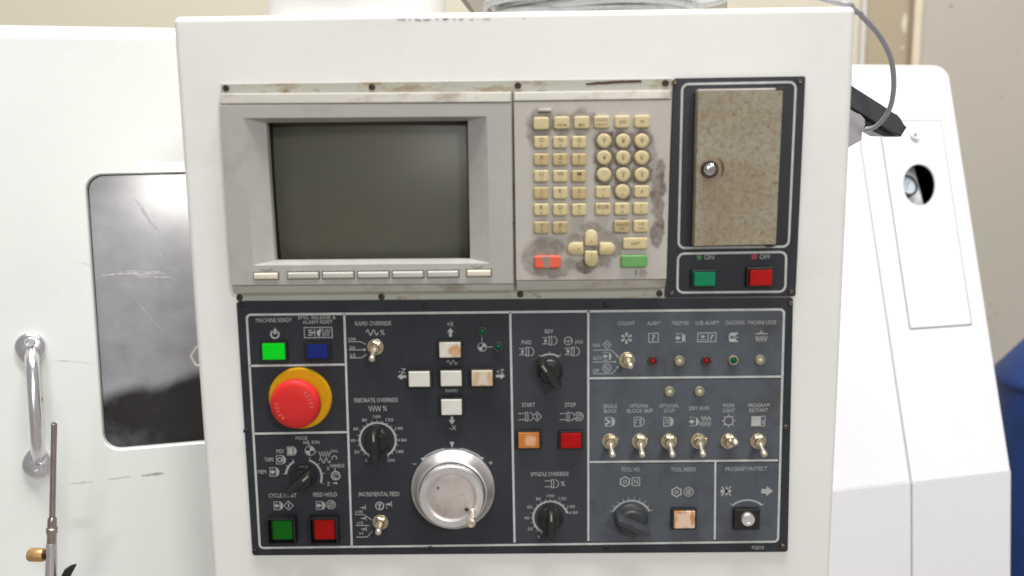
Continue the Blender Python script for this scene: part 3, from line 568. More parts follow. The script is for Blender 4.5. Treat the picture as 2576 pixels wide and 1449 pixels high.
# ---------------- rotary knobs
def knob(x, y, ang, label, m, Ls=0.033, bw=0.0080, skirt=0.0128, h=0.027, marks=True):
    a, b = uv(x, y, NP); mb = MB()
    lathe(mb, PF, a, b, [(skirt, NP), (skirt, NP+0.002), (skirt-0.001, NP+0.0035), (skirt*0.82, NP+0.0045), (skirt*0.78, NP+0.0100), (skirt*0.70, NP+0.0115)], 40)
    ca, sa = math.cos(math.radians(ang)), math.sin(math.radians(ang))
    def lp(l0, l1, wd, n):
        q = rnd([(-l0, -wd/2), (l1, -wd/2), (l1, wd/2), (-l0, wd/2)], wd*0.3, 5)
        return [PF.p(a+u_*ca-v_*sa, b+u_*sa+v_*ca, n) for u_, v_ in q]
    mb.loft([lp(Ls*.48, Ls*.52, bw, NP+0.003), lp(Ls*.48, Ls*.52, bw, NP+0.010), lp(Ls*.46, Ls*.47, bw*0.75, h-0.001), lp(Ls*.44, Ls*.45, bw*0.6, h)])
    k = obj('rotary_knob', mb, m, cab, label=label, smooth=35)
    if marks:
        mb = MB(); f = lambda u_, v_, n: PF.p(a+u_*ca-v_*sa, b+u_*sa+v_*ca, n)
        mb.add([f(Ls*.20, -0.0007, h+.0002), f(Ls*.42, -0.0007, h+.0002), f(Ls*.42, 0.0007, h+.0002), f(Ls*.20, 0.0007, h+.0002)], [(0, 1, 2, 3)])
        mb.add([f(Ls*.505, -0.0024, NP+.0102), f(Ls*.505, 0.0024, NP+.0102), f(Ls*.505, 0.0015, NP+.0060), f(Ls*.505, -0.0015, NP+.0060)], [(0, 1, 2, 3)])
        obj('pointer_mark', mb, M_mark, k)
knob(764.2, 1198.4, 42, 'black pointer knob of the MODE switch', M_knob)
knob(950.4, 1107.4, 90, 'black pointer knob at FEEDRATE OVERRIDE', M_knob)
knob(1383, 933, 124, 'black pointer knob between FWD and JOG', M_knob)
knob(1385, 1302.5, 90, 'black pointer knob at SPINDLE OVERRIDE', M_knob)
knob(1587.8, 1306, 155, 'dark grey pointer knob under TOOL NO.', M_knobg, Ls=0.036, skirt=0.017, marks=False)

# ---------------- key switch
a, b = uv(1879, 1304, NP); mb = MB()
sq = pxrect(1846, 1279, 1911, 1332, NP+0.004); slab(mb, PF, sq, 0.001, NP, NP+0.006, 0.001, k=4)
ks = obj('key_switch', mb, M_black, cab, label='black square key switch under PROGRAM PROTECT')
a, b = uv(1882.8, 1309, NP+0.0105); mb = MB(); lathe(mb, PF, a, b, [(0.0068, NP+0.005), (0.0068, NP+0.0095), (0.0060, NP+0.0105), (0.0035, NP+0.0105), (0.0030, NP+0.0100)], 32)
lk = obj('lock_cylinder', mb, M_alu, ks)

# ---------------- emergency stop
a, b = uv(754.5, 1003, NP+0.003); mb = MB(); lathe(mb, PF, a, b, [(0.0312, NP), (0.0312, NP+0.002), (0.0300, NP+0.0035), (0.020, NP+0.0040), (0.016, NP+0.0040)], 64)
es = obj('emergency_stop', mb, M_yellow, cab, label='red mushroom emergency stop on a round yellow plate')
mb = MB(); lathe(mb, PF, a, b, [(0.0155, NP+0.003), (0.0155, NP+0.013), (0.0205, NP+0.0145), (0.0238, NP+0.0165), (0.0245, NP+0.019), (0.0240, NP+0.0225), (0.0220, NP+0.0250), (0.0190, NP+0.0259), (0.010, NP+0.0263), (0.003, NP+0.0264)], 64)
obj('mushroom_button', mb, M_estop, es, smooth=60)
mb = MB()
for a0, sgn in ((200, 1), (20, 1)):
    for i, ch in enumerate('RESET'):
        t = math.radians(a0-32+16*i+16 if False else a0+26-13*i); rr = 0.0165
        text(mb, PF, ch, a+rr*math.cos(t), b+rr*math.sin(t), None, 0.0032, NP+0.0264, t-PI/2)
obj('lettering', mb, M_estext, es, label='pale RESET lettering on the red mushroom button')

# ---------------- handwheel
a, b = uv(1140.5, 1226, NP); mb = MB()
lathe(mb, PF, a, b, [(0.0405, NP), (0.0415, NP+0.0015), (0.0418, NP+0.002), (0.0418, NP+0.0060), (0.0405, NP+0.0066), (0.0345, NP+0.0170), (0.0330, NP+0.0178)], 200, cap=False, kn=[0, 0, .0006, .0006, 0, 0, 0])
lathe(mb, PF, a, b, [(0.0322, NP+0.0170), (0.0322, NP+0.0245), (0.0310, NP+0.0262), (0.0250, NP+0.0262), (0.0232, NP+0.0250), (0.0226, NP+0.0225)], 200, cap=False, kn=[.0006, .0006, 0, 0, 0, 0])
hw = obj('handwheel', mb, M_alu, cab, label='round aluminium handwheel with knurled rims and a small crank', smooth=30)
mb = MB(); lathe(mb, PF, a, b, [(0.0230, NP+0.0236), (0.0222, NP+0.0240), (0.0100, NP+0.0240)], 64); obj('centre_disc', mb, M_aluw, hw)
for (x, y, r_) in ((1102, 1227.7, .0012), (1174, 1282, .0021)):
    u_, v_ = uv(x, y, NP+0.0242); mb = MB(); lathe(mb, PF, u_, v_, [(r_, NP+0.0240), (r_*0.9, NP+0.0245), (r_*.4, NP+.0246)], 16); obj('disc_screw', mb, M_screw, hw)
u_, v_ = uv(1188.5, 1288, NP+0.026); mb = MB()
lathe(mb, PF, u_, v_, [(0.0034, NP+0.024), (0.0034, NP+0.027), (0.0024, NP+0.028), (0.0026, NP+0.036), (0.0044, NP+0.044), (0.0048, NP+0.050), (0.0042, NP+0.0525), (0.0030, NP+0.0530), (0.0026, NP+0.052)], 28); obj('crank', mb, M_chrome, hw)

# ---------------- screws of the plates
def screw(x, y, n, m, r=0.0031):
    a, b = uv(x, y, n); mb = MB(); lathe(mb, PF, a, b, [(r, n-0.0002), (r, n+0.0008), (r*0.82, n+0.0018), (r*0.55, n+0.0021), (r*0.45, n+0.0012), (r*0.1, n+0.0011)], 20); return mb
for x, y in ((569, 221.5), (936, 219), (1303, 215), (1674, 209), (603, 748.5), (960, 746.5), (1309, 740), (1659, 738)): obj('screw', screw(x, y, 0.002, M_screw), M_screw, cab)
for x, y in ((1697.5, 207.5), (2012, 205), (1689.5, 737), (1989.5, 734), (609, 768), (1070, 769), (1525, 767), (1988, 762.5), (619, 1083), (1975.5, 1073), (641, 1385.5), (1083, 1379), (1524, 1375.5), (1968.5, 1373)):
    obj('screw', screw(x, y, NP, M_screwl, 0.0026), M_screwl if x > 1680 else M_knob, cab)

# ================================================================ display unit
def ridge(corners, n0, n1, name, par, m, up=True):
    mb = MB(); slab(mb, PF, corners, 0.0012, n0, n1, 0.0025, k=4, steps=4); return obj(name, mb, m, par, smooth=50)
def wedge(c, nb, nt, par, r=.0008):
    base = rnd(c, r, 4); z0 = min(p[1] for p in base); z1 = max(p[1] for p in base); mb = MB(); mb.wn = True
    def lp(ins, dn):
        q = rnd(inset(c, ins), r, 4); return [PF.p(a_, b_, nb+(nt-nb)*min(1, max(0, (b_-z0)/(z1-z0)))+dn) for a_, b_ in q]
    mb.loft([L(PF, base, .002), lp(0, -.0012), lp(.0004, -.0004), lp(.0012, 0)]); return obj('trim_strip', mb, M_strip, par, smooth=50)
bq = quad((551.5, 263.5), (1286.5, 258.5), (1291.8, 714), (581.5, 718.5), NB)
rec = quad((612, 297), (1224, 292.5), (1233, 662.5), (637.5, 668), NB); opn = quad((669.5, 308.5), (1177, 303.5), (1183, 652), (691.5, 656), 0.003)
mb = MB(); ls = [L(PF, rnd(bq, .0006, 4), 0.002), L(PF, rnd(bq, .0006, 4), NB-0.0006), L(PF, rnd(inset(bq, .0006), .0006, 4), NB), L(PF, rnd(rec, .0006, 4), NB), L(PF, rnd(opn, .0010, 4), 0.003), L(PF, rnd(opn, .0010, 4), -0.006)]
mb.loft(ls, cap1=False)
db = obj('display_bezel', mb, M_bezel, cab, label='worn grey plastic bezel round the blank screen', smooth=20)
wedge(quad((551.5, 234.5), (1286.5, 230.5), (1286.5, 257.5), (551.5, 262.3), NB), NB+.001, NB-.0025, db)
wedge(quad((582, 719.5), (1292, 715.2), (1292.5, 734), (583.5, 741), NB), NB-.0040, NB+.0003, db)
# picture tube: curved glass face set back in a dark shroud
c = [Vector(p).to_2d() for p in opn]; mb = MB(); NXg, NYg = 28, 20; vs = []
for j in range(NYg+1):
    for i in range(NXg+1):
        s_, t_ = -0.06+1.12*i/NXg, -0.06+1.12*j/NYg
        p = (c[0]*(1-s_)+c[1]*s_)*(1-t_) + (c[3]*(1-s_)+c[2]*s_)*t_
        xx, zz = (s_-0.5)*2, (t_-0.5)*2
        vs.append(PF.p(p.x, p.y, -0.015-0.0085*(xx*xx*0.6+zz*zz*0.5)))
mb.add(vs, [(j*(NXg+1)+i, j*(NXg+1)+i+1, (j+1)*(NXg+1)+i+1, (j+1)*(NXg+1)+i) for j in range(NYg) for i in range(NXg)])
obj('screen', mb, M_screen, cab, label='blank dark grey green picture tube screen')
mb = MB(); so = inset(opn, -0.0012); mb.loft([L(PF, rnd(so, .001, 4), -0.0062), L(PF, rnd(inset(opn, -0.0012), .001, 4), -0.036)], cap1=False); obj('shroud', mb, M_dark, db)
# soft keys
for i, (x, y, ww) in enumerate(((667.5, 695.3, 61), (761.4, 693.8, 78), (849.6, 693, 78), (938, 692.3, 78), (1025.7, 691.3, 78), (1113.8, 690, 78), (1204.5, 687.8, 61))):
    q = pxrect(x-ww/2, y-8, x+ww/2, y+8, NB+0.003); mb = MB(); slab(mb, PF, q, 0.0008, NB-0.0003, NB+0.003, 0.0016, k=4, steps=3)
    mb2 = MB(); slab(mb2, PF, inset(q, -0.0009), 0.001, NB-0.001, NB+0.0002, 0.0001, k=4)
    k_ = obj('soft_key', mb, M_softw if i in (0, 6) else M_soft, cab, label='cream end key below the screen' if i in (0, 6) else None)
    obj('key_gap', mb2, M_dark, k_)
for x, y in ((671, 679.5), (1201, 672)):
    s = Sym(x, y, 'soft key dash'); s.mb = MB(); u_, v_ = uv(x, y, NB+.0002); strip(s.mb, PF, [(u_-.006, v_+.0006), (u_, v_-.0006), (u_+.006, v_+.0006)], .0007, NB+.0002); obj('symbol', s.mb, M_legend, db)

# ================================================================ keypad
kq = quad((1292.5, 256), (1689.5, 250.5), (1676.5, 702.5), (1298.5, 706), NB)
KO = PF.p((kq[0][0]+kq[1][0])/2, (kq[0][1]+kq[2][1])/2, NB)
grimes = []
def gb(x, y, rx, ry, st):
    u_, v_ = uv(x, y, NB); e = 0.000385; grimes.append((u_-KO.x, v_-KO.z, rx*e, ry*e, st))
for x in (1520, 1568, 1615):
    for y in (355, 397, 440): gb(x, y+1, 33, 33, 1.0)
gb(1566.5, 482, 31, 31, 1.0); gb(1565.5, 570, 27, 22, 0.7)
gb(1361, 312, 42, 44, 0.75); gb(1345, 335, 26, 40, 0.6); gb(1415, 312, 40, 34, 0.6); gb(1463, 300, 40, 30, 0.65); gb(1463, 315, 36, 30, 0.5)
gb(1660, 440, 15, 46, 0.85); gb(1655, 480, 22, 66, 0.85); gb(1655, 525, 18, 60, 0.7); gb(1640, 400, 16, 60, 0.5); gb(1662, 560, 12, 22, 1.0); gb(1652, 590, 20, 42, 0.8)
gb(1488, 575, 36, 20, 0.55); gb(1525, 600, 30, 24, 0.6); gb(1450, 610, 34, 28, 0.55); gb(1487, 625, 36, 40, 0.7); gb(1476, 668, 30, 26, 0.95); gb(1512, 655, 32, 22, 0.6); gb(1545, 625, 22, 28, 0.55)
gb(1370, 625, 60, 34, 0.6); gb(1340, 650, 34, 44, 0.55); gb(1385, 685, 60, 18, 0.65); gb(1430, 668, 40, 22, 0.45); gb(1598, 685, 6, 6, 0.8); gb(1620, 690, 12, 10, 0.4)
gb(1440, 245, 0.1, 0.1, 0.0)
M_keypad = mat('keypad_plastic', lin(182, 178, 171), 0.5, var=0.06, scale=25, bump=0.05, bscale=1800, dirt=[(lin(152, 140, 128), 24, 0.5, 0.8, 0.5)], blobs=grimes, blobcol=lin(84, 71, 60))
mb = MB(); slab(mb, PF, kq, 0.0008, 0.002, NB, 0.0006, k=4); kp = obj('keypad_plate', mb, M_keypad, cab, origin=KO, label='grimy grey keypad plate with dark smears round the keys')
wedge(quad((1292.5, 230.5), (1690, 225), (1689.5, 249.5), (1292.5, 254.8), NB), NB+.001, NB-.0025, kp)
wedge(quad((1298.5, 707), (1676.3, 703.6), (1675.5, 726), (1299.5, 733.5), NB), NB-.0040, NB+.0003, kp)
q = pxrect(1354, 273, 1387.5, 282, NB); mb = MB(); slab(mb, PF, q, 0.0006, NB-0.0004, NB+0.0016, 0.0008, k=4); obj('status_lamp', mb, M_soft, kp)
q = pxrect(1355, 279.5, 1386.5, 283, NB+0.0017); mb = MB(); fill(mb, PF, q, NB+0.0017); obj('lamp_slot', mb, M_knobg, kp)
NK = NB+0.0042
def key(outline, m, legend=None, lab=None, worn=None):
    """outline: list of corners + radius for rectangles, or (centre, r) for round keys; measured at the key top"""
    mb = MB()
    if len(outline) == 4:
        r = min(0.0022, (outline[1][0]-outline[0][0])*0.3); slab(mb, PF, outline, r, NB-0.0003, NK, 0.0014, k=5, steps=3); cx = sum(p[0] for p in outline)/4; cz = sum(p[1] for p in outline)/4
    elif len(outline) == 2:
        (cx, cz), r = outline; lathe(mb, PF, cx, cz, [(r, NB-0.0003), (r, NK-0.0014), (r-0.0005, NK-0.0004), (r-0.0014, NK), (r*0.5, NK-0.0002)], 32)
    else:
        cx = sum(p[0] for p in outline)/len(outline); cz = sum(p[1] for p in outline)/len(outline)
        sc = lambda f: [(cx+(p[0]-cx)*f, cz+(p[1]-cz)*f) for p in outline]
        mb.loft([L(PF, outline, NB-0.0003), L(PF, outline, NK-0.0014), L(PF, sc(0.97), NK-0.0004), L(PF, sc(0.88), NK)], cap1=True)
    k_ = obj('key', mb, m, cab, label=lab, smooth=50)
    if worn:
        mb = MB(); fill(mb, PF, worn, NK+0.0001); obj('worn_patch', mb, M_worn, k_)
    if legend:
        mb = MB()
        for (t, dx, dz, ht) in legend:
            V, F, x0, x1, y0, y1 = text_mesh(t); wd = min((x1-x0)/(y1-y0)*ht, 0.0125); text(mb, PF, t, cx+dx, cz+dz, wd, ht, NK+0.00012)
        obj('key_legend', mb, M_legend, k_)
    return k_
def kr(x, y, ww=38, hh=31): return pxrect(x-ww/2, y-hh/2, x+ww/2, y+hh/2, NK)
two = lambda t, u: [(t, 0, 0.0022, {'-': 0.0007, '=': 0.0018}.get(t, 0.0040)), (u, 0, -0.0031, {'-': 0.0006}.get(u, 0.0022))]
stk = lambda t, u: [(t, 0, 0.0020, 0.0023), (u, 0, -0.0022, 0.0023)]
for (x, y, lg) in ((1361.7, 310.5, None), (1413.6, 308.8, [('PARAM', 0, -0.0020, 0.0020)]), (1463.8, 308, [('MDI', 0, -0.0022, 0.0024)]), (1514.9, 307, stk('DIAGN', 'IN/OUT')), (1566.4, 306.5, [('SFG', 0, 0, 0.0028)]), (1616, 305.8, [('F0', 0, 0, 0.0028)])):
    key(kr(x, y, 39.5, 31.5), M_key, lg, None if lg else 'blank worn cream key at the top left of the keypad')
for j, (y, row) in enumerate(((357.6, (('O', 'A'), ('N', 'B'), ('G', 'C'))), (401.3, (('X', 'U'), ('Z', 'W'), ('F', 'E'))), (443.0, (('U', 'V'), ('W', 'L'), ('M', 'Q'))), (485.6, (('I', 'H'), ('K', 'J'), ('S', 'P'))), (527.5, (('R', 'D'), ('D', 'T'), ('T', 'Y'))))):
    for i, (t, u) in enumerate(row): key(kr((1362.2, 1410, 1457.3)[i], y, 37.5, 30.5), M_keyb if (i == 2 and j in (1, 2, 3)) or (i, j) in ((0, 3), (1, 1), (0, 1)) else M_key, two(t, u))
for (x, y, t, u) in ((1363.2, 572.8, 'Y', '%'), (1409.8, 572.6, 'P', '&')): key(kr(x, y, 38, 30.5), M_keyd, two(t, u), 'grey dirty key left of the arrow keys')
for j, (y, row) in enumerate(((354.4, '789'), (396.5, '456'), (439.5, '123'))):
    for i, t in enumerate(row):
        u_ = uv((1520, 1568, 1615)[i], y, NK); key(((u_), 0.0068), M_key, None if t == '1' else [(t, 0, 0, 0.0042)])
key(kr(1518, 483.3), M_key, two('-', '+')); key((uv(1566.4, 481.8, NK), 0.0069), M_key, [('SP', 0, -0.003, 0.002)], 'round zero key ringed with black grime'); key(kr(1615, 481.8), M_key, [(',', 0, 0, 0.003)])
key(kr(1517.8, 526, 38, 31), M_key, two('EOB', ']')); key(kr(1565.4, 525.2, 38, 31), M_key, two('=', '#')); key(kr(1613, 524.3, 38, 31), M_key, two('/', '*'))
key(kr(1565.4, 569.8, 41, 32), M_keyd, stk('DELETE', 'INS'), 'worn DELETE key with a dark rim'); key(kr(1613.3, 568.8, 38.5, 31), M_key, stk('C.B', 'CAN'))
key(kr(1599, 612.6, 63, 29), M_key, [('SHIFT', 0, 0, 0.0026)], 'wide cream SHIFT key')
q = kr(1377.6, 659.5, 66, 31); ux = lambda f, g: (q[0][0]+(q[1][0]-q[0][0])*f, q[0][1]+(q[3][1]-q[0][1])*g)
key(q, M_red, None, 'wide orange red key with the middle worn to grey', [ux(.40, .04), ux(.60, .04), ux(.57, .5), ux(.60, .96), ux(.31, .96), ux(.26, .78), ux(.37, .5), ux(.36, .3)])
key(kr(1596, 657.4, 66, 31), M_green, None, 'wide green key at the bottom right of the keypad')
def dome(x, y, ang, l, wd):
    c = uv(x, y, NK); e = 0.000385; l *= e; wd *= e; ca, sa = math.cos(math.radians(ang)), math.sin(math.radians(ang)); pts = []
    r = wd/2
    for i in range(13): t = -PI/2+PI*i/12; pts.append((l/2-r+r*math.cos(t), r*math.sin(t)))
    for (sx, sy_) in ((-1, 1), (-1, -1)):
        rc = 0.0016; cxx, cyy = -l/2+rc, sy_*(wd/2-rc); t0 = PI/2 if sy_ > 0 else PI
        for i in range(5): t = t0+PI/2*i/4; pts.append((cxx+rc*math.cos(t), cyy+rc*math.sin(t)))
    return [(c[0]+a_*ca-b_*sa, c[1]+a_*sa+b_*ca) for a_, b_ in pts]
key(dome(1487.6, 598.8, 90, 40, 31.5), M_key, [('^', 0, -0.003, 0.002)], 'cream arrow key with its round end up'); key(dome(1487.6, 651.3, 270, 40, 31.5), M_key, [('v', 0, 0.003, 0.002)], 'cream arrow key with its round end down')
key(dome(1447.9, 625.9, 180, 39, 30.5), M_key, [('<', 0.003, 0, 0.002)], 'cream arrow key with its round end left'); key(dome(1528, 625.9, 0, 39, 30.5), M_key, None, 'blank cream arrow key with its round end right')

# ================================================================ rusty flap door
ND = 0.017
dq = quad((1756.5, 231), (1970, 228), (1952, 615), (1747, 619.5), ND)
mb = MB(); slab(mb, PF, dq, 0.0006, NP+0.001, ND, 0.0006, k=4); fd = obj('flap_door', mb, M_rust, cab, label='rust speckled grey flap door at the upper right')
q = quad((1757, 224.5), (1952, 221.5), (1952, 227.5), (1757, 230.8), ND-.001); mb = MB(); slab(mb, PF, q, 0.0004, NP, ND-0.001, 0.0008, k=4); obj('door_lip', mb, M_lip, fd)
for qq in (quad((1953, 220.5), (1972, 219.5), (1972, 227), (1953, 227.3), NP+.006), quad((1930, 616.5), (1951, 616.2), (1950, 621), (1930, 621.5), NP+.006)):
    mb = MB(); slab(mb, PF, qq, 0.0004, NP, NP+0.006, 0.0005, k=4); obj('hinge', mb, M_black, fd)
a, b = uv(1785.7, 426, ND+0.002); mb = MB(); lathe(mb, PF, a, b, [(0.0062, ND), (0.0062, ND+0.0012), (0.0056, ND+0.0022), (0.0035, ND+0.0028), (0.0008, ND+0.0029)], 28); ls_ = obj('latch_screw', mb, M_latch, fd, label='shiny round latch screw')
mb = MB(); lathe(mb, PF, a, b, [(0.0082, ND-.0002), (0.0082, ND+0.0009), (0.0074, ND+0.0013), (0.0066, ND+0.0011), (0.0063, ND+0.0002)], 32, cap=False); obj('latch_ring', mb, M_screw, fd)
mb = MB()
for an in (.5, .5+PI/2): strip(mb, PF, [(a-.0030*math.cos(an), b-.0030*math.sin(an)), (a+.0030*math.cos(an), b+.0030*math.sin(an))], .0010, ND+.0030)
obj('screw_slot', mb, M_screwl, ls_)
a2 = arcpts((a, b), 0.0128, -38, 48, 14); mb = MB(); N_ = len(a2); [mb.add([PF.p(*(Vector((a, b))+(Vector(a2[i])-Vector((a, b)))*f), ND+0.00015) for i, f in ((i0, 1-.13*math.sin(PI*i0/(N_-1))), (i0, 1+.10*math.sin(PI*i0/(N_-1))), (i0+1, 1+.10*math.sin(PI*(i0+1)/(N_-1))), (i0+1, 1-.13*math.sin(PI*(i0+1)/(N_-1))))], [(0, 1, 2, 3)]) for i0 in range(N_-1)]; obj('rub_mark', mb, mat('rub_dark', lin(84, 70, 60), 0.7, var=0.35, scale=200, dirt=[(lin(120, 100, 74), 160, 0.5, 0.65, 0.8)]), fd)

# ================================================================ lathe behind
YB, SL = 0.388, 0.251
d = ray(2297, 1213); t = (YB+SL*CAM.x-CAM.y)/(d.y-SL*d.x); ZK = (CAM+d*t).z
LF = Frame((0, YB, ZK), (1, SL, 0), (0, 0.0945, 1))          # near-vertical lower front and the sliding door
LU = Frame((0, YB, ZK), (1, SL, 0), (0, 0.488, 1))           # upper front, leaning back
zb = -ZK/LF.e2.z
lat = thing('lathe', LF.p(0, zb), 'large white lathe behind the control cabinet with sliding window door and sloping end cover', 'machine')
# sliding door
dl, dr = LF.px(-420, 700)[0], LF.px(760, 700)[0]; dt = (LF.px(0, 50)[1]+LF.px(430, 66)[1])/2; dbm = zb+0.35
dq = [(dl, dbm), (dr, dbm), (dr, dt), (dl, dt)]
wt = LF.px(350, 437)[1]; wb = LF.px(400, 1122)[1]; wl = (LF.px(228, 500)[0]+LF.px(247, 1080)[0])/2; wr = LF.px(700, 700)[0]
wq = [(wl, wb), (wr, wb), (wr, wt), (wl, wt)]
mb = MB(); ls = [L(LF, rnd(dq, .004, 8), -0.05), L(LF, rnd(dq, .004, 8), -0.022)]
for j in range(1, 7):
    t = PI/2*j/6; dd = 0.022*(1-math.cos(t)); ls.append(L(LF, rnd(inset(dq, dd), .005, 8), -0.022+0.022*math.sin(t)))
ls += [L(LF, rnd(inset(wq, -0.0015), .0225, 8), 0.0), L(LF, rnd(wq, .021, 8), -0.0015), L(LF, rnd(wq, .021, 8), -0.014)]
mb.loft(ls, cap1=False); mb.wn = True; door = obj('sliding_door', mb, M_lathe, lat, label='white sliding door with a rounded top edge', smooth=35)
# window pane of scratched clouded polycarbonate, its pale upper reflection painted in
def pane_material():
    """clear sheet with its bright reflection painted as pale haze down to a wavy line above the bottom edge"""
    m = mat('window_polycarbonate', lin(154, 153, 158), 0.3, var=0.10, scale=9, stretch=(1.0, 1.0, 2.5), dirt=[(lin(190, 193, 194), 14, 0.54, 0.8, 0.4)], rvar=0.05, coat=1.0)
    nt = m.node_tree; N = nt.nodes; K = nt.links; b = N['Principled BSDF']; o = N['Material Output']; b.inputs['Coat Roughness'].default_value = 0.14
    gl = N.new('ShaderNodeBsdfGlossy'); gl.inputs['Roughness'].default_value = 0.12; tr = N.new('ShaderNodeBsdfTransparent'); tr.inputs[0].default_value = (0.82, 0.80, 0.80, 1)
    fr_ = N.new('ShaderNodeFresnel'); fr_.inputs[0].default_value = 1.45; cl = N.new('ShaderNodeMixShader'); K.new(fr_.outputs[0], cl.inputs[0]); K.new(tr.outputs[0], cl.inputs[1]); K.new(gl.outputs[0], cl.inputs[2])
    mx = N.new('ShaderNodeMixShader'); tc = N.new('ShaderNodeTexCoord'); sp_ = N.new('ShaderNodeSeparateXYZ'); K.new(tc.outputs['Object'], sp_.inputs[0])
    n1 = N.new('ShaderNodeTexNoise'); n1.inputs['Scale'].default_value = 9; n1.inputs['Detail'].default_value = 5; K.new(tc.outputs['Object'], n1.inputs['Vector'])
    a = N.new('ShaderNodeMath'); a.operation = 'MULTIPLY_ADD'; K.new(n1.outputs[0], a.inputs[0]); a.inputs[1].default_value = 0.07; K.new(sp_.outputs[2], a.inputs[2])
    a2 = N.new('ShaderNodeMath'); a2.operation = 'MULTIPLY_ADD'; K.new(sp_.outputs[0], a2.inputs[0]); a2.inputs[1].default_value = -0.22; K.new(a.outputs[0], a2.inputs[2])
    r1 = N.new('ShaderNodeMapRange'); r1.interpolation_type = 'SMOOTHSTEP'; r1.inputs[1].default_value = REFL_EDGE-0.012; r1.inputs[2].default_value = REFL_EDGE+0.012; r1.inputs[3].default_value = 0.0; r1.inputs[4].default_value = 0.80; K.new(a2.outputs[0], r1.inputs[0])
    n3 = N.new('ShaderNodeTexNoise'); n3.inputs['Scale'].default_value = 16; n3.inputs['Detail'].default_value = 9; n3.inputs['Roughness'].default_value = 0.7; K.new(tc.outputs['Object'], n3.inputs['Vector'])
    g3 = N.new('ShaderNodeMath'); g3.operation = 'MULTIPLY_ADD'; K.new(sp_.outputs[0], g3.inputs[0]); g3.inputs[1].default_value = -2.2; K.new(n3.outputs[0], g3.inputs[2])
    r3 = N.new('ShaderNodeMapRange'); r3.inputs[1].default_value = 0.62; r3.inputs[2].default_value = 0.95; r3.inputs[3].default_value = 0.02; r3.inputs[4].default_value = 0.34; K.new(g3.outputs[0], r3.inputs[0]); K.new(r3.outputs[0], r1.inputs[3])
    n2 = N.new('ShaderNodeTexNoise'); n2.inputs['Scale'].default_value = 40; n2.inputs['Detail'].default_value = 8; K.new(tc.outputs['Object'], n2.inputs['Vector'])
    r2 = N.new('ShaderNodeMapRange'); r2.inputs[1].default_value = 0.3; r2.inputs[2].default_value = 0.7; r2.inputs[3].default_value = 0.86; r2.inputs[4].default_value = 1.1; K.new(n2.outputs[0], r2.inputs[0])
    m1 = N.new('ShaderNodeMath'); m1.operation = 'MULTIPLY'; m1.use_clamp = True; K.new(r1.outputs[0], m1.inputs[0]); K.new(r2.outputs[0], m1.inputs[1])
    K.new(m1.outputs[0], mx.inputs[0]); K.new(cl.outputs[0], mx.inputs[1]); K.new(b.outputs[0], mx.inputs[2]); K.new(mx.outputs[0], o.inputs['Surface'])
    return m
_fp = LF.p(*LF.px(330, 985, -.012), -.012); REFL_EDGE = (_fp.z-LF.p(0, (wb+wt)/2, -.016).z) + 0.035 - 0.22*(_fp.x-LF.p((wl+wr)/2, (wb+wt)/2, -.016).x)  # wavy edge where the painted reflection stops
mb = MB(); slab(mb, LF, inset(wq, -0.004), .02, -0.020, -0.012, 0.0005, k=8); obj('window_pane', mb, pane_material(), lat, label='scratched clouded window pane of the sliding door with a pale reflection painted in')
M_streak = mat('pale_streak', lin(188, 186, 194), 0.4, var=0.25, scale=120)  # thin pale strips lying on the pane
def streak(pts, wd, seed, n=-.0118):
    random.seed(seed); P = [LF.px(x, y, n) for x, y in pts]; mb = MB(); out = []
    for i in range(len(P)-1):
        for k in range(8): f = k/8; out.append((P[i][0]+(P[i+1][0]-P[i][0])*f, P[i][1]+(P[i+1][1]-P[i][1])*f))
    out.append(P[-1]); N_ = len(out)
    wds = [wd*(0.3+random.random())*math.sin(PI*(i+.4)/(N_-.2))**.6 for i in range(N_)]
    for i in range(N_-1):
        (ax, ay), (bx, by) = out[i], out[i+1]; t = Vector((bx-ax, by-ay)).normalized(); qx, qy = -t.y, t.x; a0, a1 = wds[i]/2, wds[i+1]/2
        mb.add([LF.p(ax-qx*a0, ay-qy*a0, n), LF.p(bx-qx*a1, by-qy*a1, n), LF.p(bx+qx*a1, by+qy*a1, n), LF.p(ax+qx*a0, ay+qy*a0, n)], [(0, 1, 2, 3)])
    obj('pale_streak', mb, M_streak, pane, kind='stuff')
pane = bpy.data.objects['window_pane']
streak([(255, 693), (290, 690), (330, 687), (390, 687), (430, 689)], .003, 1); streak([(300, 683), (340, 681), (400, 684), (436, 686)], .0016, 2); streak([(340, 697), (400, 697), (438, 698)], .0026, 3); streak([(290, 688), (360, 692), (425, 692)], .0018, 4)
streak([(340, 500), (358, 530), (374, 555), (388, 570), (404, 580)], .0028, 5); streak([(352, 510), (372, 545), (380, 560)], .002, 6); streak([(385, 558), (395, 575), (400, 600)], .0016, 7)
M_streak = mat('pale_streak_faint', lin(176, 175, 181), 0.4, var=0.15, scale=90)
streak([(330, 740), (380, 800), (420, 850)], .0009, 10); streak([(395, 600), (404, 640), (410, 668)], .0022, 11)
mb = MB(); strip(mb, LF, rnd(inset(wq, -0.0002), .021, 8), 0.0026, -0.0117, closed=True); obj('gasket', mb, M_gasket_shade, door)
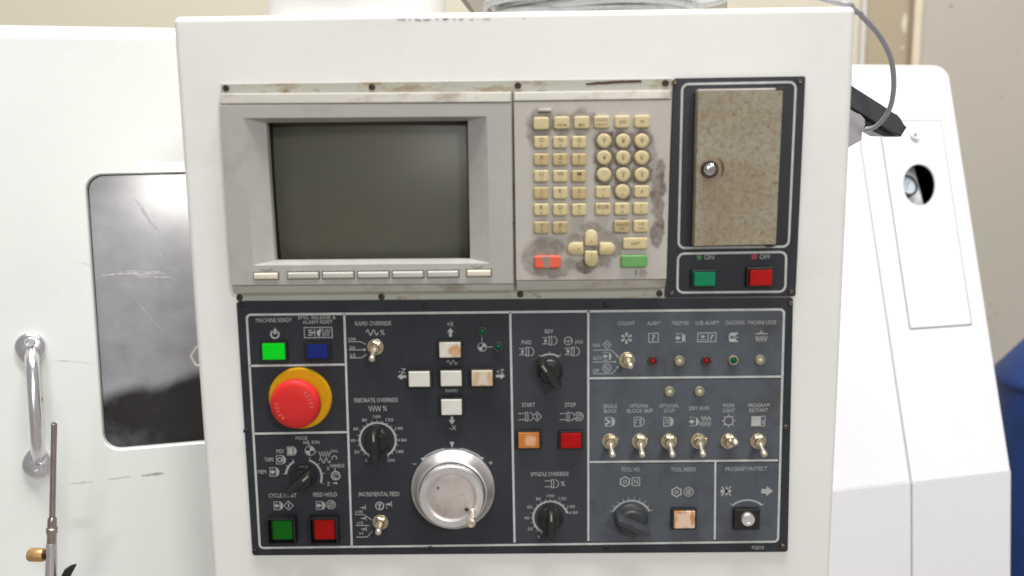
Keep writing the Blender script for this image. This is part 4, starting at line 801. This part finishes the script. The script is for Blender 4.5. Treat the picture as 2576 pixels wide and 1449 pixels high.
# inside of the machine, with dark shapes standing in for the pane's reflection
mb = MB(); slab(mb, LF, [(wl-.3, wb-.2), (wr+.02, wb-.2), (wr+.02, wt+.05), (wl-.3, wt+.05)], .01, -0.34, -0.32, .001, k=3); obj('chamber_panel', mb, M_chamber, lat, label='grey sheet metal back of the machining chamber')
mb = MB(); NX_, NY_ = 46, 14; vs = []
for j in range(NY_+1):
    for i in range(NX_+1):
        a_ = wl-.25+(wr-wl+.262)*i/NX_; n_ = -0.30+0.27*j/NY_
        zt = LF.px(240+260*(a_-wl)/(max(1e-3, LF.px(500, 950)[0]-wl)), 925-45*min(1, max(0, (a_-wl)/(LF.px(420, 950)[0]-wl))), -0.1)[1]
        hh = noise.noise(Vector((a_*22, n_*22, 3)))*0.010 + noise.noise(Vector((a_*60, n_*60, 7)))*0.006
        vs.append(LF.p(a_, zt-0.035+hh-abs(n_+0.14)*0.15, n_))
mb.add(vs, [(j*(NX_+1)+i, j*(NX_+1)+i+1, (j+1)*(NX_+1)+i+1, (j+1)*(NX_+1)+i) for j in range(NY_) for i in range(NX_)])
hb = [LF.p(*LF.px(x, 1250, -.02), -.02) for x in (100, 700)]
obj('reflection_mound', mb, M_refl_dark, lat, kind='stuff', label='dark mound standing in for the dark reflection low in the window')  # mound added so the window bottom looks like a dark reflection
mb = MB(); slab(mb, LF, [(wl-.25, wb-.3), (wr+.015, wb-.3), (wr+.015, LF.px(380, 915, -.03)[1]), (wl-.25, LF.px(380, 915, -.03)[1])], .004, -0.30, -0.030, .001, k=3); obj('reflection_bed', mb, M_refl_dark, lat)  # dark slab raised to stand in for the same reflection
p0 = LF.p(*LF.px(236, 690, -.09), -.09); p1 = LF.p(*LF.px(446, 694, -.09), -.09); mb = MB().sweep([p0, p0.lerp(p1, .05), p0.lerp(p1, .95), p1], [.010, .0125, .0125, .010], 20); obj('steel_bar', mb, M_steel, lat, label='shiny round bar inside the machine')
# handle
mb = MB(); segs = [(79.5, 884), (80, 893), (80.5, 906), (82, 935), (88, 1030), (93, 1100), (95, 1124), (96, 1140), (96.2, 1150)]
hs = [0.006, 0.012, 0.024, 0.034, 0.038, 0.034, 0.024, 0.012, 0.006]
pts = [LF.p(*LF.px(x, y, h_), h_) for (x, y), h_ in zip(segs, hs)]
mb.sweep(pts, [.009, .0088, .0085, .0080, .0076, .0080, .0085, .0088, .009], 18)
for (x, y, ry) in ((78, 872, 1), (96, 1167, 1)):
    a_, b_ = LF.px(x, y, 0); sg = -1 if y < 1000 else 1; lp = lambda r, n: [LF.p(a_+r*math.cos(2*PI*i/36)*(1 if sg*math.sin(2*PI*i/36) < 0 else 1-.35*abs(math.sin(2*PI*i/36))**2), b_+r*math.sin(2*PI*i/36)*(1.0 if sg*math.sin(2*PI*i/36) < 0 else 1.35), n) for i in range(36)]
    mb.loft([lp(.0185, 0.0002), lp(.0185, .004), lp(.0172, .0065), lp(.012, .0085), lp(.006, .009)])
obj('handle', mb, M_steel, door, label='polished bow handle on the sliding door', smooth=50)
for (x, y) in ((75, 861), (96, 1178)):
    a_, b_ = LF.px(x, y, .010); mb = MB(); lathe(mb, LF, a_, b_, [(.0062, .007), (.0062, .0135), (.0055, .0145), (.0034, .0145), (.0030, .011)], 24); obj('socket_bolt', mb, M_steel, door)
a_, b_ = LF.px(102, 1003, 0); mb = MB(); lathe(mb, LF, a_, b_, [(.003, 0.0002), (.003, .0016), (.002, .003), (.0006, .0034)], 14); obj('rivet', mb, M_tube, door)
def scuff(pts, wd, m=None):
    mb = MB(); P = [LF.px(x, y, .0003) for x, y in pts]; out = []
    for i in range(len(P)-1):
        for k in range(6): f = k/6; out.append((P[i][0]+(P[i+1][0]-P[i][0])*f, P[i][1]+(P[i+1][1]-P[i][1])*f))
    out.append(P[-1]); n = len(out)
    for i in range(n-1):
        w_ = wd*(0.35+random.random())*math.sin(PI*(i+0.7)/(n+0.4)); (ax, ay), (bx, by) = out[i], out[i+1]
        mb.add([LF.p(ax, ay-w_/2, .0003), LF.p(bx, by-w_/2, .0003), LF.p(bx, by+w_/2, .0003), LF.p(ax, ay+w_/2, .0003)], [(0, 1, 2, 3)])
    obj('scuff_mark', mb, m or M_scuff, door)
M_sc2 = mat('scuff_faint', lin(196, 198, 196), 0.7, var=0.15, scale=100)
scuff([(355, 1197), (372, 1195), (392, 1192), (412, 1190)], .004); scuff([(270, 1206), (300, 1202), (328, 1198)], .0022, M_sc2); scuff([(174, 1217), (205, 1214), (232, 1211)], .0018, M_sc2); scuff([(121, 906), (180, 908), (238, 915)], .0009, M_sc2); scuff([(195, 657), (230, 668)], .0008, M_sc2)
# end cover with gauge
def panel(fr, q, name, n0, n1, m, label=None, r=.003, bev=.003, hole=None, depth=None):
    mb = MB(); slab(mb, fr, q, r, n0, n1, bev, k=8, steps=4, hole=hole, depth=depth); return obj(name, mb, m, lat, label=label, smooth=35)
def ell(fr, cx, cy_, rx, ry, n, N=32, ph=225):
    return [fr.px(cx+rx*math.cos(math.radians(ph+360*(i-3.5)/N)), cy_-ry*math.sin(math.radians(ph+360*(i-3.5)/N)), n) for i in range(N)]
def xa(fr, x, y, n=0): return fr.px(x, y, n)
tr = LU.px(2403, 168); 
uq = [(LU.px(2297, 1213)[0], 0.0), (LU.px(2545, 1190)[0], 0.0), (LU.px(2545, 1190)[0], LU.px(2370, 163)[1]), (LU.px(2180, 330)[0], LU.px(2370, 163)[1])]
uq[2] = (LU.px(2403, 230)[0], uq[2][1]); 
hl = ell(LU, 2314, 464, 42, 53, 0)
cl_, cr_ = LU.px(2297, 1213)[0], LU.px(2545, 1190)[0]
up = MB(); k = 8
ol = rnd(uq, [.002, .002, .028, .002], k)
lsx = [L(LU, ol, -0.35), L(LU, ol, -0.004)]
for j in range(1, 5):
    t = PI/2*j/4; dd = 0.004*(1-math.cos(t)); q_ = list(inset(uq, dd)); q_[0] = (q_[0][0], 0.0); q_[1] = (q_[1][0], 0.0); lsx.append(L(LU, rnd(q_, [.002, .002, .028-dd, .002], k), -0.004+0.004*math.sin(t)))
lsx += [L(LU, hl, 0.0)]
up.loft(lsx, cap1=False); up.loft([L(LU, hl, 0.0), L(LU, hl, -0.002)], cap1=False); up.loft([L(LU, hl, -.002), L(LU, inset(hl, -.05), -.003), L(LU, inset(hl, -.05), -0.14)], cap1=True, m=1); up.wn = True; obj('end_cover', up, [M_lathe2, M_gasket_shade], lat, label='sloping white end cover with rounded top corner', smooth=35)  # cavity behind the hole coloured black in place of its shade
panel(LU, [(LU.px(1900, 900)[0], 0.0), (cl_-.0015, 0.0), (LU.px(2178, 330)[0], uq[2][1]-0.004), (LU.px(1900, 900)[0], uq[2][1]-0.004)], 'front_cover', -0.3, -0.0035, M_lathe2, 'white front cover left of the sloping end cover')
lx = LF.px(2294, 1300)[0]
panel(LF, [(cl_, zb), (cr_, zb), (cr_, -0.0005), (cl_, -0.0005)], 'lower_end_cover', -0.35, 0.0, M_lathe2, bev=.0012, r=.001)
panel(LF, [(LF.px(1900, 1300)[0], zb), (cl_-.0015, zb), (cl_-.0015, -0.0005), (LF.px(1900, 1300)[0], -0.0005)], 'lower_front_cover', -0.3, -0.0035, M_lathe2, bev=.0012, r=.001)
panel(LF, [(dl, zb), (LF.px(1890, 1300)[0], zb), (LF.px(1890, 1300)[0], dbm-.004), (dl, dbm-.004)], 'machine_base', -0.5, -0.004, M_lathe, bev=.002)
panel(LF, [(wr+.024, dbm-.002), (LF.px(1890, 1300)[0], dbm-.002), (LF.px(1890, 1300)[0], dt-.01), (wr+.024, dt-.01)], 'fixed_front', -0.40, -0.058, M_lathe, bev=.002)
# inspection cover with gauge hole
cq = [LU.px(2292, 823, .003), LU.px(2446, 817, .003), LU.px(2368, 303.5, .003), LU.px(2214, 303.5, .003)]
bz = (cq[0][1]+cq[1][1])/2; tz = (cq[2][1]+cq[3][1])/2
cq = [(cq[0][0], bz), (cq[1][0], bz), (cq[2][0], tz), (cq[3][0], tz)]
icv = panel(LU, cq, 'inspection_cover', 0.0003, 0.0016, M_lathe2, 'flat white inspection cover with a round gauge hole', r=.0015, bev=.0006, hole=[LU.px(2314+42*math.cos(math.radians(225+360*(i-3.5)/32)), 464-53*math.sin(math.radians(225+360*(i-3.5)/32)), .004) for i in range(32)], depth=-0.002)
mb = MB(); strip(mb, LU, rnd(inset(cq, -0.0006), .0015, 8), 0.0030, 0.0004, closed=True); obj('cover_gap', mb, M_gap, icv)
a_, b_ = LU.px(2300, 342, .004); mb = MB(); lathe(mb, LU, a_, b_, [(.0085, .004), (.0085, .007), (.0075, .0085), (.0038, .0085), (.0034, .006)], 28); sc_ = obj('cover_screw', mb, M_lathe2, icv)
mb = MB(); lathe(mb, LU, a_, b_, [(.0033, .0061), (.0010, .0062)], 6); obj('screw_socket', mb, M_screwl, icv)
q = [LU.px(2240, 560, -.036), LU.px(2335, 560, -.036), LU.px(2335, 380, -.036), LU.px(2240, 380, -.036)]; mb = MB(); slab(mb, LU, [q[0], (q[1][0], q[0][1]), (q[1][0], q[2][1]), (q[0][0], q[2][1])], .012, -.05, -.036, .001, k=8); obj('gauge_board', mb, M_lathe2, lat)
a_, b_ = LU.px(2284, 465, -.014); mb = MB(); lathe(mb, LU, a_, b_, [(.0215, -.036), (.0215, -.016), (.0207, -.014), (.0172, -.014), (.0170, -.017)], 40, cap=False); ga = obj('pressure_gauge', mb, M_ldark, lat, label='small round pressure gauge behind the hole in the cover')
mb = MB(); lathe(mb, LU, a_, b_, [(.0172, -.0172), (.002, -.0172)], 32); obj('dial_face', mb, M_dial, ga)
mb = MB()
for i in range(11): t = math.radians(-45+27*i); strip(mb, LU, [(a_+.0105*math.cos(t), b_+.0105*math.sin(t)), (a_+.0135*math.cos(t), b_+.0135*math.sin(t))], .0008, -.0168)
strip(mb, LU, [(a_-.002, b_-.002), (a_+.008, b_+.007)], .0010, -.0166); text(mb, LU, 'MPa', a_, b_-.006, .006, .0022, -.0168); obj('dial_marks', mb, M_ldark, ga)

# ================================================================ arm, cables and things about the cabinet
arm = thing('support_arm', at(2200, 300, 0.2), 'black slanted bar with chamfered end behind the cabinet edge', 'arm')
def prism(pts, y0, y1, bev=.0015, m=0, mb=None):
    """outline in photograph pixels taken at depth y0, extruded straight back to y1"""
    P = [at(x, y, y0) for x, y in pts]; fr = Frame((0, y0, 0), (1, 0, 0), (0, 0, 1)); c = [(p.x, p.z) for p in P][::-1]
    mb = mb or MB(); cx = sum(p[0] for p in c)/len(c); cz = sum(p[1] for p in c)/len(c)
    return mb.loft([L(fr, c, -(y1-y0)), L(fr, c, -bev), L(fr, inset(c, bev), 0)], cap0=True, cap1=True)
obj('bar', prism([(2050, 160), (2144, 221), (2235, 279), (2258, 288), (2263, 301), (2282, 320), (2267, 344), (2240, 332), (2140, 270), (2050, 214)], 0.20, 0.25), M_arm, arm)
obj('bar_pad', prism([(2060, 222), (2140, 271), (2200, 302), (2240, 333), (2262, 343), (2222, 342), (2176, 318), (2120, 300), (2060, 280)], 0.207, 0.245), M_black, arm)
obj('bracket', prism([(2060, 240), (2140, 278), (2165, 288), (2176, 300), (2177, 316), (2168, 326), (2168, 352), (2132, 372), (2060, 400)], 0.196, 0.206, .0008), M_bracket, arm)
# loop of grey cable from the cabinet top to the bracket
cpts = [(2030, -12, .10), (2085, 2, .04), (2118, 8, .012), (2146, 22, .012), (2180, 52, .03), (2214, 92, .06), (2238, 138, .09), (2247, 180, .11), (2248, 225, .13), (2240, 268, .15), (2222, 300, .165), (2200, 320, .18), (2178, 325, .188)]
def smoothpts(P, n=6):
    out = []
    for i in range(len(P)-1):
        p0, p1, p2, p3 = P[max(i-1, 0)], P[i], P[i+1], P[min(i+2, len(P)-1)]
        for k in range(n):
            t = k/n; out.append(0.5*((2*p1)+(p2-p0)*t+(2*p0-5*p1+4*p2-p3)*t*t+(3*p1-p0-3*p2+p3)*t**3))
    return out+[P[-1]]
CP = smoothpts([at(x, y, Y) for x, y, Y in cpts])
for p in CP:
    if p.x < 0.3185: p.z = max(p.z, 1.6225+.0028)
    elif p.x < .329 and p.z > 1.60: p.z = max(p.z, 1.619)
o = obj('signal_cable', MB().sweep(CP, .0027, 10), M_cable); o['label'] = 'single thin grey cable looping in the air right of the cabinet'; o['category'] = 'cable'
P = smoothpts([at(x, y, Y)+Vector((0, 0, 0)) for x, y, Y in ((2236, 180, .11), (2244, 196, .113), (2246, 222, .13))])
# coil of cable lying on top
random.seed(3); pts = []; turns = 6
for i in range(turns*28+1):
    t = 2*PI*i/28; k = i/28
    pts.append(Vector((0.082+(0.100+0.006*math.sin(k*2.3))*math.cos(t)+.004*math.sin(k*5), 0.115+(0.092+.004*math.cos(k*3.1))*math.sin(t), 1.6225+.0045+.0040*k+.002*math.sin(t*2+k*2))))
pts += smoothpts([pts[-1], Vector((0.20, 0.13, 1.645)), Vector((0.24, 0.16, 1.66)), Vector((0.27, 0.22, 1.70)), Vector((0.28, 0.26, 1.78))])[1:]
pts = [Vector((p.x, p.y, p.z)) for p in pts]
o = obj('cable_coil', MB().sweep(pts, .0042, 10), M_coil); o['label'] = 'coil of shiny grey cable lying on top of the cabinet'; o['category'] = 'cable coil'
# bucket
bx0, bx1 = at(682, 10, .115).x, at(1122, 10, .115).x; bc, br = (bx0+bx1)/2, (bx1-bx0)/2
BF = Frame((bc, .115, 1.6226), (1, 0, 0), (0, 1, 0)); BF.n = Vector((0, 0, 1)); mb = MB()
lathe(mb, BF, 0, 0, [(br*.965, 0), (br*.985, .003), (br*1.0, .03), (br*1.06, .20), (br*1.10, .202), (br*1.10, .222), (br*1.04, .222), (br*.95, .02), (.01, .02)], 64, cap=True)
o = obj('bucket', mb, M_bucket, smooth=50); o['label'] = 'round white plastic tub standing on top of the cabinet'; o['category'] = 'bucket'
# grey box leaning further back on the machine top
o = obj('steel_duct', prism([(1020, -200), (1165, -6), (1205, 40), (1205, 130), (1830, 130), (1830, -6), (1800, -200)], .36, .46), M_box); o['label'] = 'grey sheet metal duct with slanted side behind the cable coil'; o['category'] = 'duct'
# cream wire clip at the left cabinet edge
hp = [at(x, y, .05) for x, y in ((505, 866), (493, 877), (480.5, 896), (490, 916), (496, 920.5), (508, 919), (516, 900))]
o = obj('wire_clip', MB().sweep(hp+[hp[0]], .0016, 10), M_clip); o['label'] = 'small cream bent wire clip at the left edge of the cabinet'; o['category'] = 'clip'
# nozzle
Yn = 0.10
nz = thing('coolant_nozzle', at(128, 1449, Yn), 'upright steel nozzle tube with a brass thumb knob in front of the sliding door', 'nozzle')
P = lambda x, y: at(x, y, Yn)
obj('tube', MB().sweep([P(136.8, 1065), P(136.2, 1066), P(134, 1180), P(131.5, 1307)], [.0026, .0031, .0032, .0034], 18), M_tube, nz)
obj('fitting', MB().sweep([P(131.5, 1300), P(131.4, 1306), P(131, 1326), P(130.8, 1328), P(130.5, 1340), P(130.3, 1344), P(130, 1366)], [.0036, .0050, .0051, .0062, .0062, .0052, .0052], 6+10), M_tube, nz)
obj('barrel', MB().sweep([P(130, 1364), P(129.8, 1368), P(128.5, 1449), P(126, 1560), P(122, 1750)], [.0054, .0059, .0066, .0072, .0074], 20), M_steel, nz)
hp0 = P(122, 1745); obj('hose', MB().sweep(smoothpts([hp0, hp0+Vector((0, 0, -.08)), hp0+Vector((.01, .02, -.25)), Vector((hp0.x+.02, hp0.y+.10, .50)), Vector((hp0.x+.02, hp0.y+.22, .36)), Vector((hp0.x+.02, hp0.y+.40, .33))], 8), .0065, 12), M_black, nz)
obj('knob_stem', MB().sweep([P(127, 1396), P(105, 1396)], .0052, 14), M_black, nz)
obj('thumb_knob', MB().sweep([P(112, 1396), P(111, 1396), P(106, 1396), P(78, 1395.5), P(73.5, 1395.5), P(72, 1395.5)], [.005, .0072, .0078, .0078, .0068, .004], 24), M_brass, nz, smooth=30)
obj('lever', MB().sweep([P(191, 1420), P(182, 1427), P(172, 1437), P(160, 1462), P(140, 1530)], [.0010, .0032, .0048, .0050, .005], 14), M_black, nz)

# ================================================================ room
YW = 2.0
def sheet(name, x0, x1, z0, z1, Y, m, kind='structure', th=.05):
    mb = MB(); fr = Frame((0, Y, 0), (1, 0, 0), (0, 0, 1)); slab(mb, fr, [(x0, z0), (x1, z0), (x1, z1), (x0, z1)], .001, -th, 0, .0008, k=2); o = obj(name, mb, m); o['kind'] = kind; return o
xt = at(2305, 100, YW).x
xc = at(2170, 100, YW).x
o = sheet('wall', xc+.001, xt, 0, 3.4, YW-.004, M_wallT); o['label'] = 'narrow tan wall strip between conduit and corner trim'
o = sheet('wall', -3.2, xc, 0, 3.4, YW, M_wallL); o['label'] = 'cream painted wall behind the machine'
o = sheet('wall', xt+.002, 4.2, 0, 3.4, YW-.03, M_wallR, th=.08); o['label'] = 'beige wall right of the corner trim'
def pole(pxs, r, Y, name, m, label, cat):
    a_ = at(*pxs[0], Y); b_ = at(*pxs[1], Y); d_ = (b_-a_)/(b_.z-a_.z); p0 = a_+d_*(0.02-a_.z); p1 = a_+d_*(3.35-a_.z); p0.x = p1.x = (a_.x+b_.x)/2
    o = obj(name, MB().sweep([p0, p0.lerp(p1, .5), p1], r, 14), m); o['label'] = label; o['category'] = cat; return o
pole(((2174, 40), (2168, 150)), .0085, YW-.012, 'conduit', mat('conduit_white', lin(206, 202, 196), 0.4), 'thin white conduit pipe running up the cream wall', 'pipe')
xa_ = at(2308, 90, YW-.04).x; o = obj('corner_trim', slab(MB(), Frame((0, YW-.03, 0), (1, 0, 0), (0, 0, 1)), rect(xa_, 1.7, .024, 3.36), .001, .0005, .012, .003, k=3), mat('trim_cream', lin(214, 200, 176), 0.6)); o['label'] = 'cream corner trim strip where the two wall colours meet'; o['category'] = 'trim'
mb = MB(); fr = Frame((0, YW-.004, 0), (1, 0, 0), (0, 0, 1)); random.seed(11)
for (x, y, w_, h_) in ((2274, 60, 10, 60), (2268, 190, 14, 34), (2270, 120, 6, 10)):
    c = at(x, y, YW); e = .00115; fill(mb, fr, [(c.x+e*w_*(.6+.6*random.random())*math.cos(i*PI/8)*.6, c.z+e*h_*(.5+.6*random.random())*math.sin(i*PI/8)*.6) for i in range(16)], .0008)
mb1 = MB(); fr2 = Frame((0, YW-.03, 0), (1, 0, 0), (0, 0, 1))
for (x, y, w_, h_) in ((2393, 15, 13, 6), (2520, 245, 7, 5), (2492, 765, 9, 5), (2506, 790, 5, 9), (2486, 800, 4, 10), (2498, 835, 4, 12), (2560, 130, 5, 4)):
    c = at(x, y, YW-.03); e = .00115; fill(mb1, fr2, [(c.x+e*w_*(.4+.7*random.random())*math.cos(i*PI/7)*.6, c.z+e*h_*(.4+.7*random.random())*math.sin(i*PI/7)*.6) for i in range(14)], .0008)
obj('wall_stain', mb1, mat('wall_stain_brown', lin(140, 126, 112), 0.8, var=0.3, scale=90), o)
mb0 = mb; o = obj('filler_patch', mb0, mat('filler_white', lin(216, 208, 192), 0.8), bpy.data.objects['wall'])
mb = MB(); fr = Frame((0, 0, 0), (1, 0, 0), (0, 1, 0)); fr.n = Vector((0, 0, 1)); slab(mb, fr, [(-3.2, -4), (4.2, -4), (4.2, 2.1), (-3.2, 2.1)], .01, -.1, 0, .001, k=2); o = obj('floor', mb, M_floor); o['kind'] = 'structure'
# blue bin with lid
bc = at(2700, 1010, 1.05); BF = Frame((bc.x, 1.05, 0), (1, 0, 0), (0, 1, 0)); BF.n = Vector((0, 0, 1)); rb = bc.x-at(2516, 1000, 1.05).x; zr = at(2600, 1010, 1.05-rb*.85).z; zc = at(2517, 957, 1.05).z
bin_ = thing('blue_bin', (bc.x, 1.05, 0), 'blue plastic bin with a domed lid at the right edge', 'bin')
mb = MB(); lathe(mb, BF, 0, 0, [(rb*.80, 0), (rb*.84, .02), (rb*.97, zr), (rb*.9, zr)], 48); obj('body', mb, M_blue, bin_)
mb = MB(); lathe(mb, BF, 0, 0, [(rb*.975, zr-.004), (rb*1.0, zr), (rb*1.0, zc), (rb*.98, zc+.012), (rb*.30, zc+.012+rb*.86), (rb*.1, zc+.012+rb*.93)], 48); obj('lid', mb, M_blue, bin_, smooth=60)
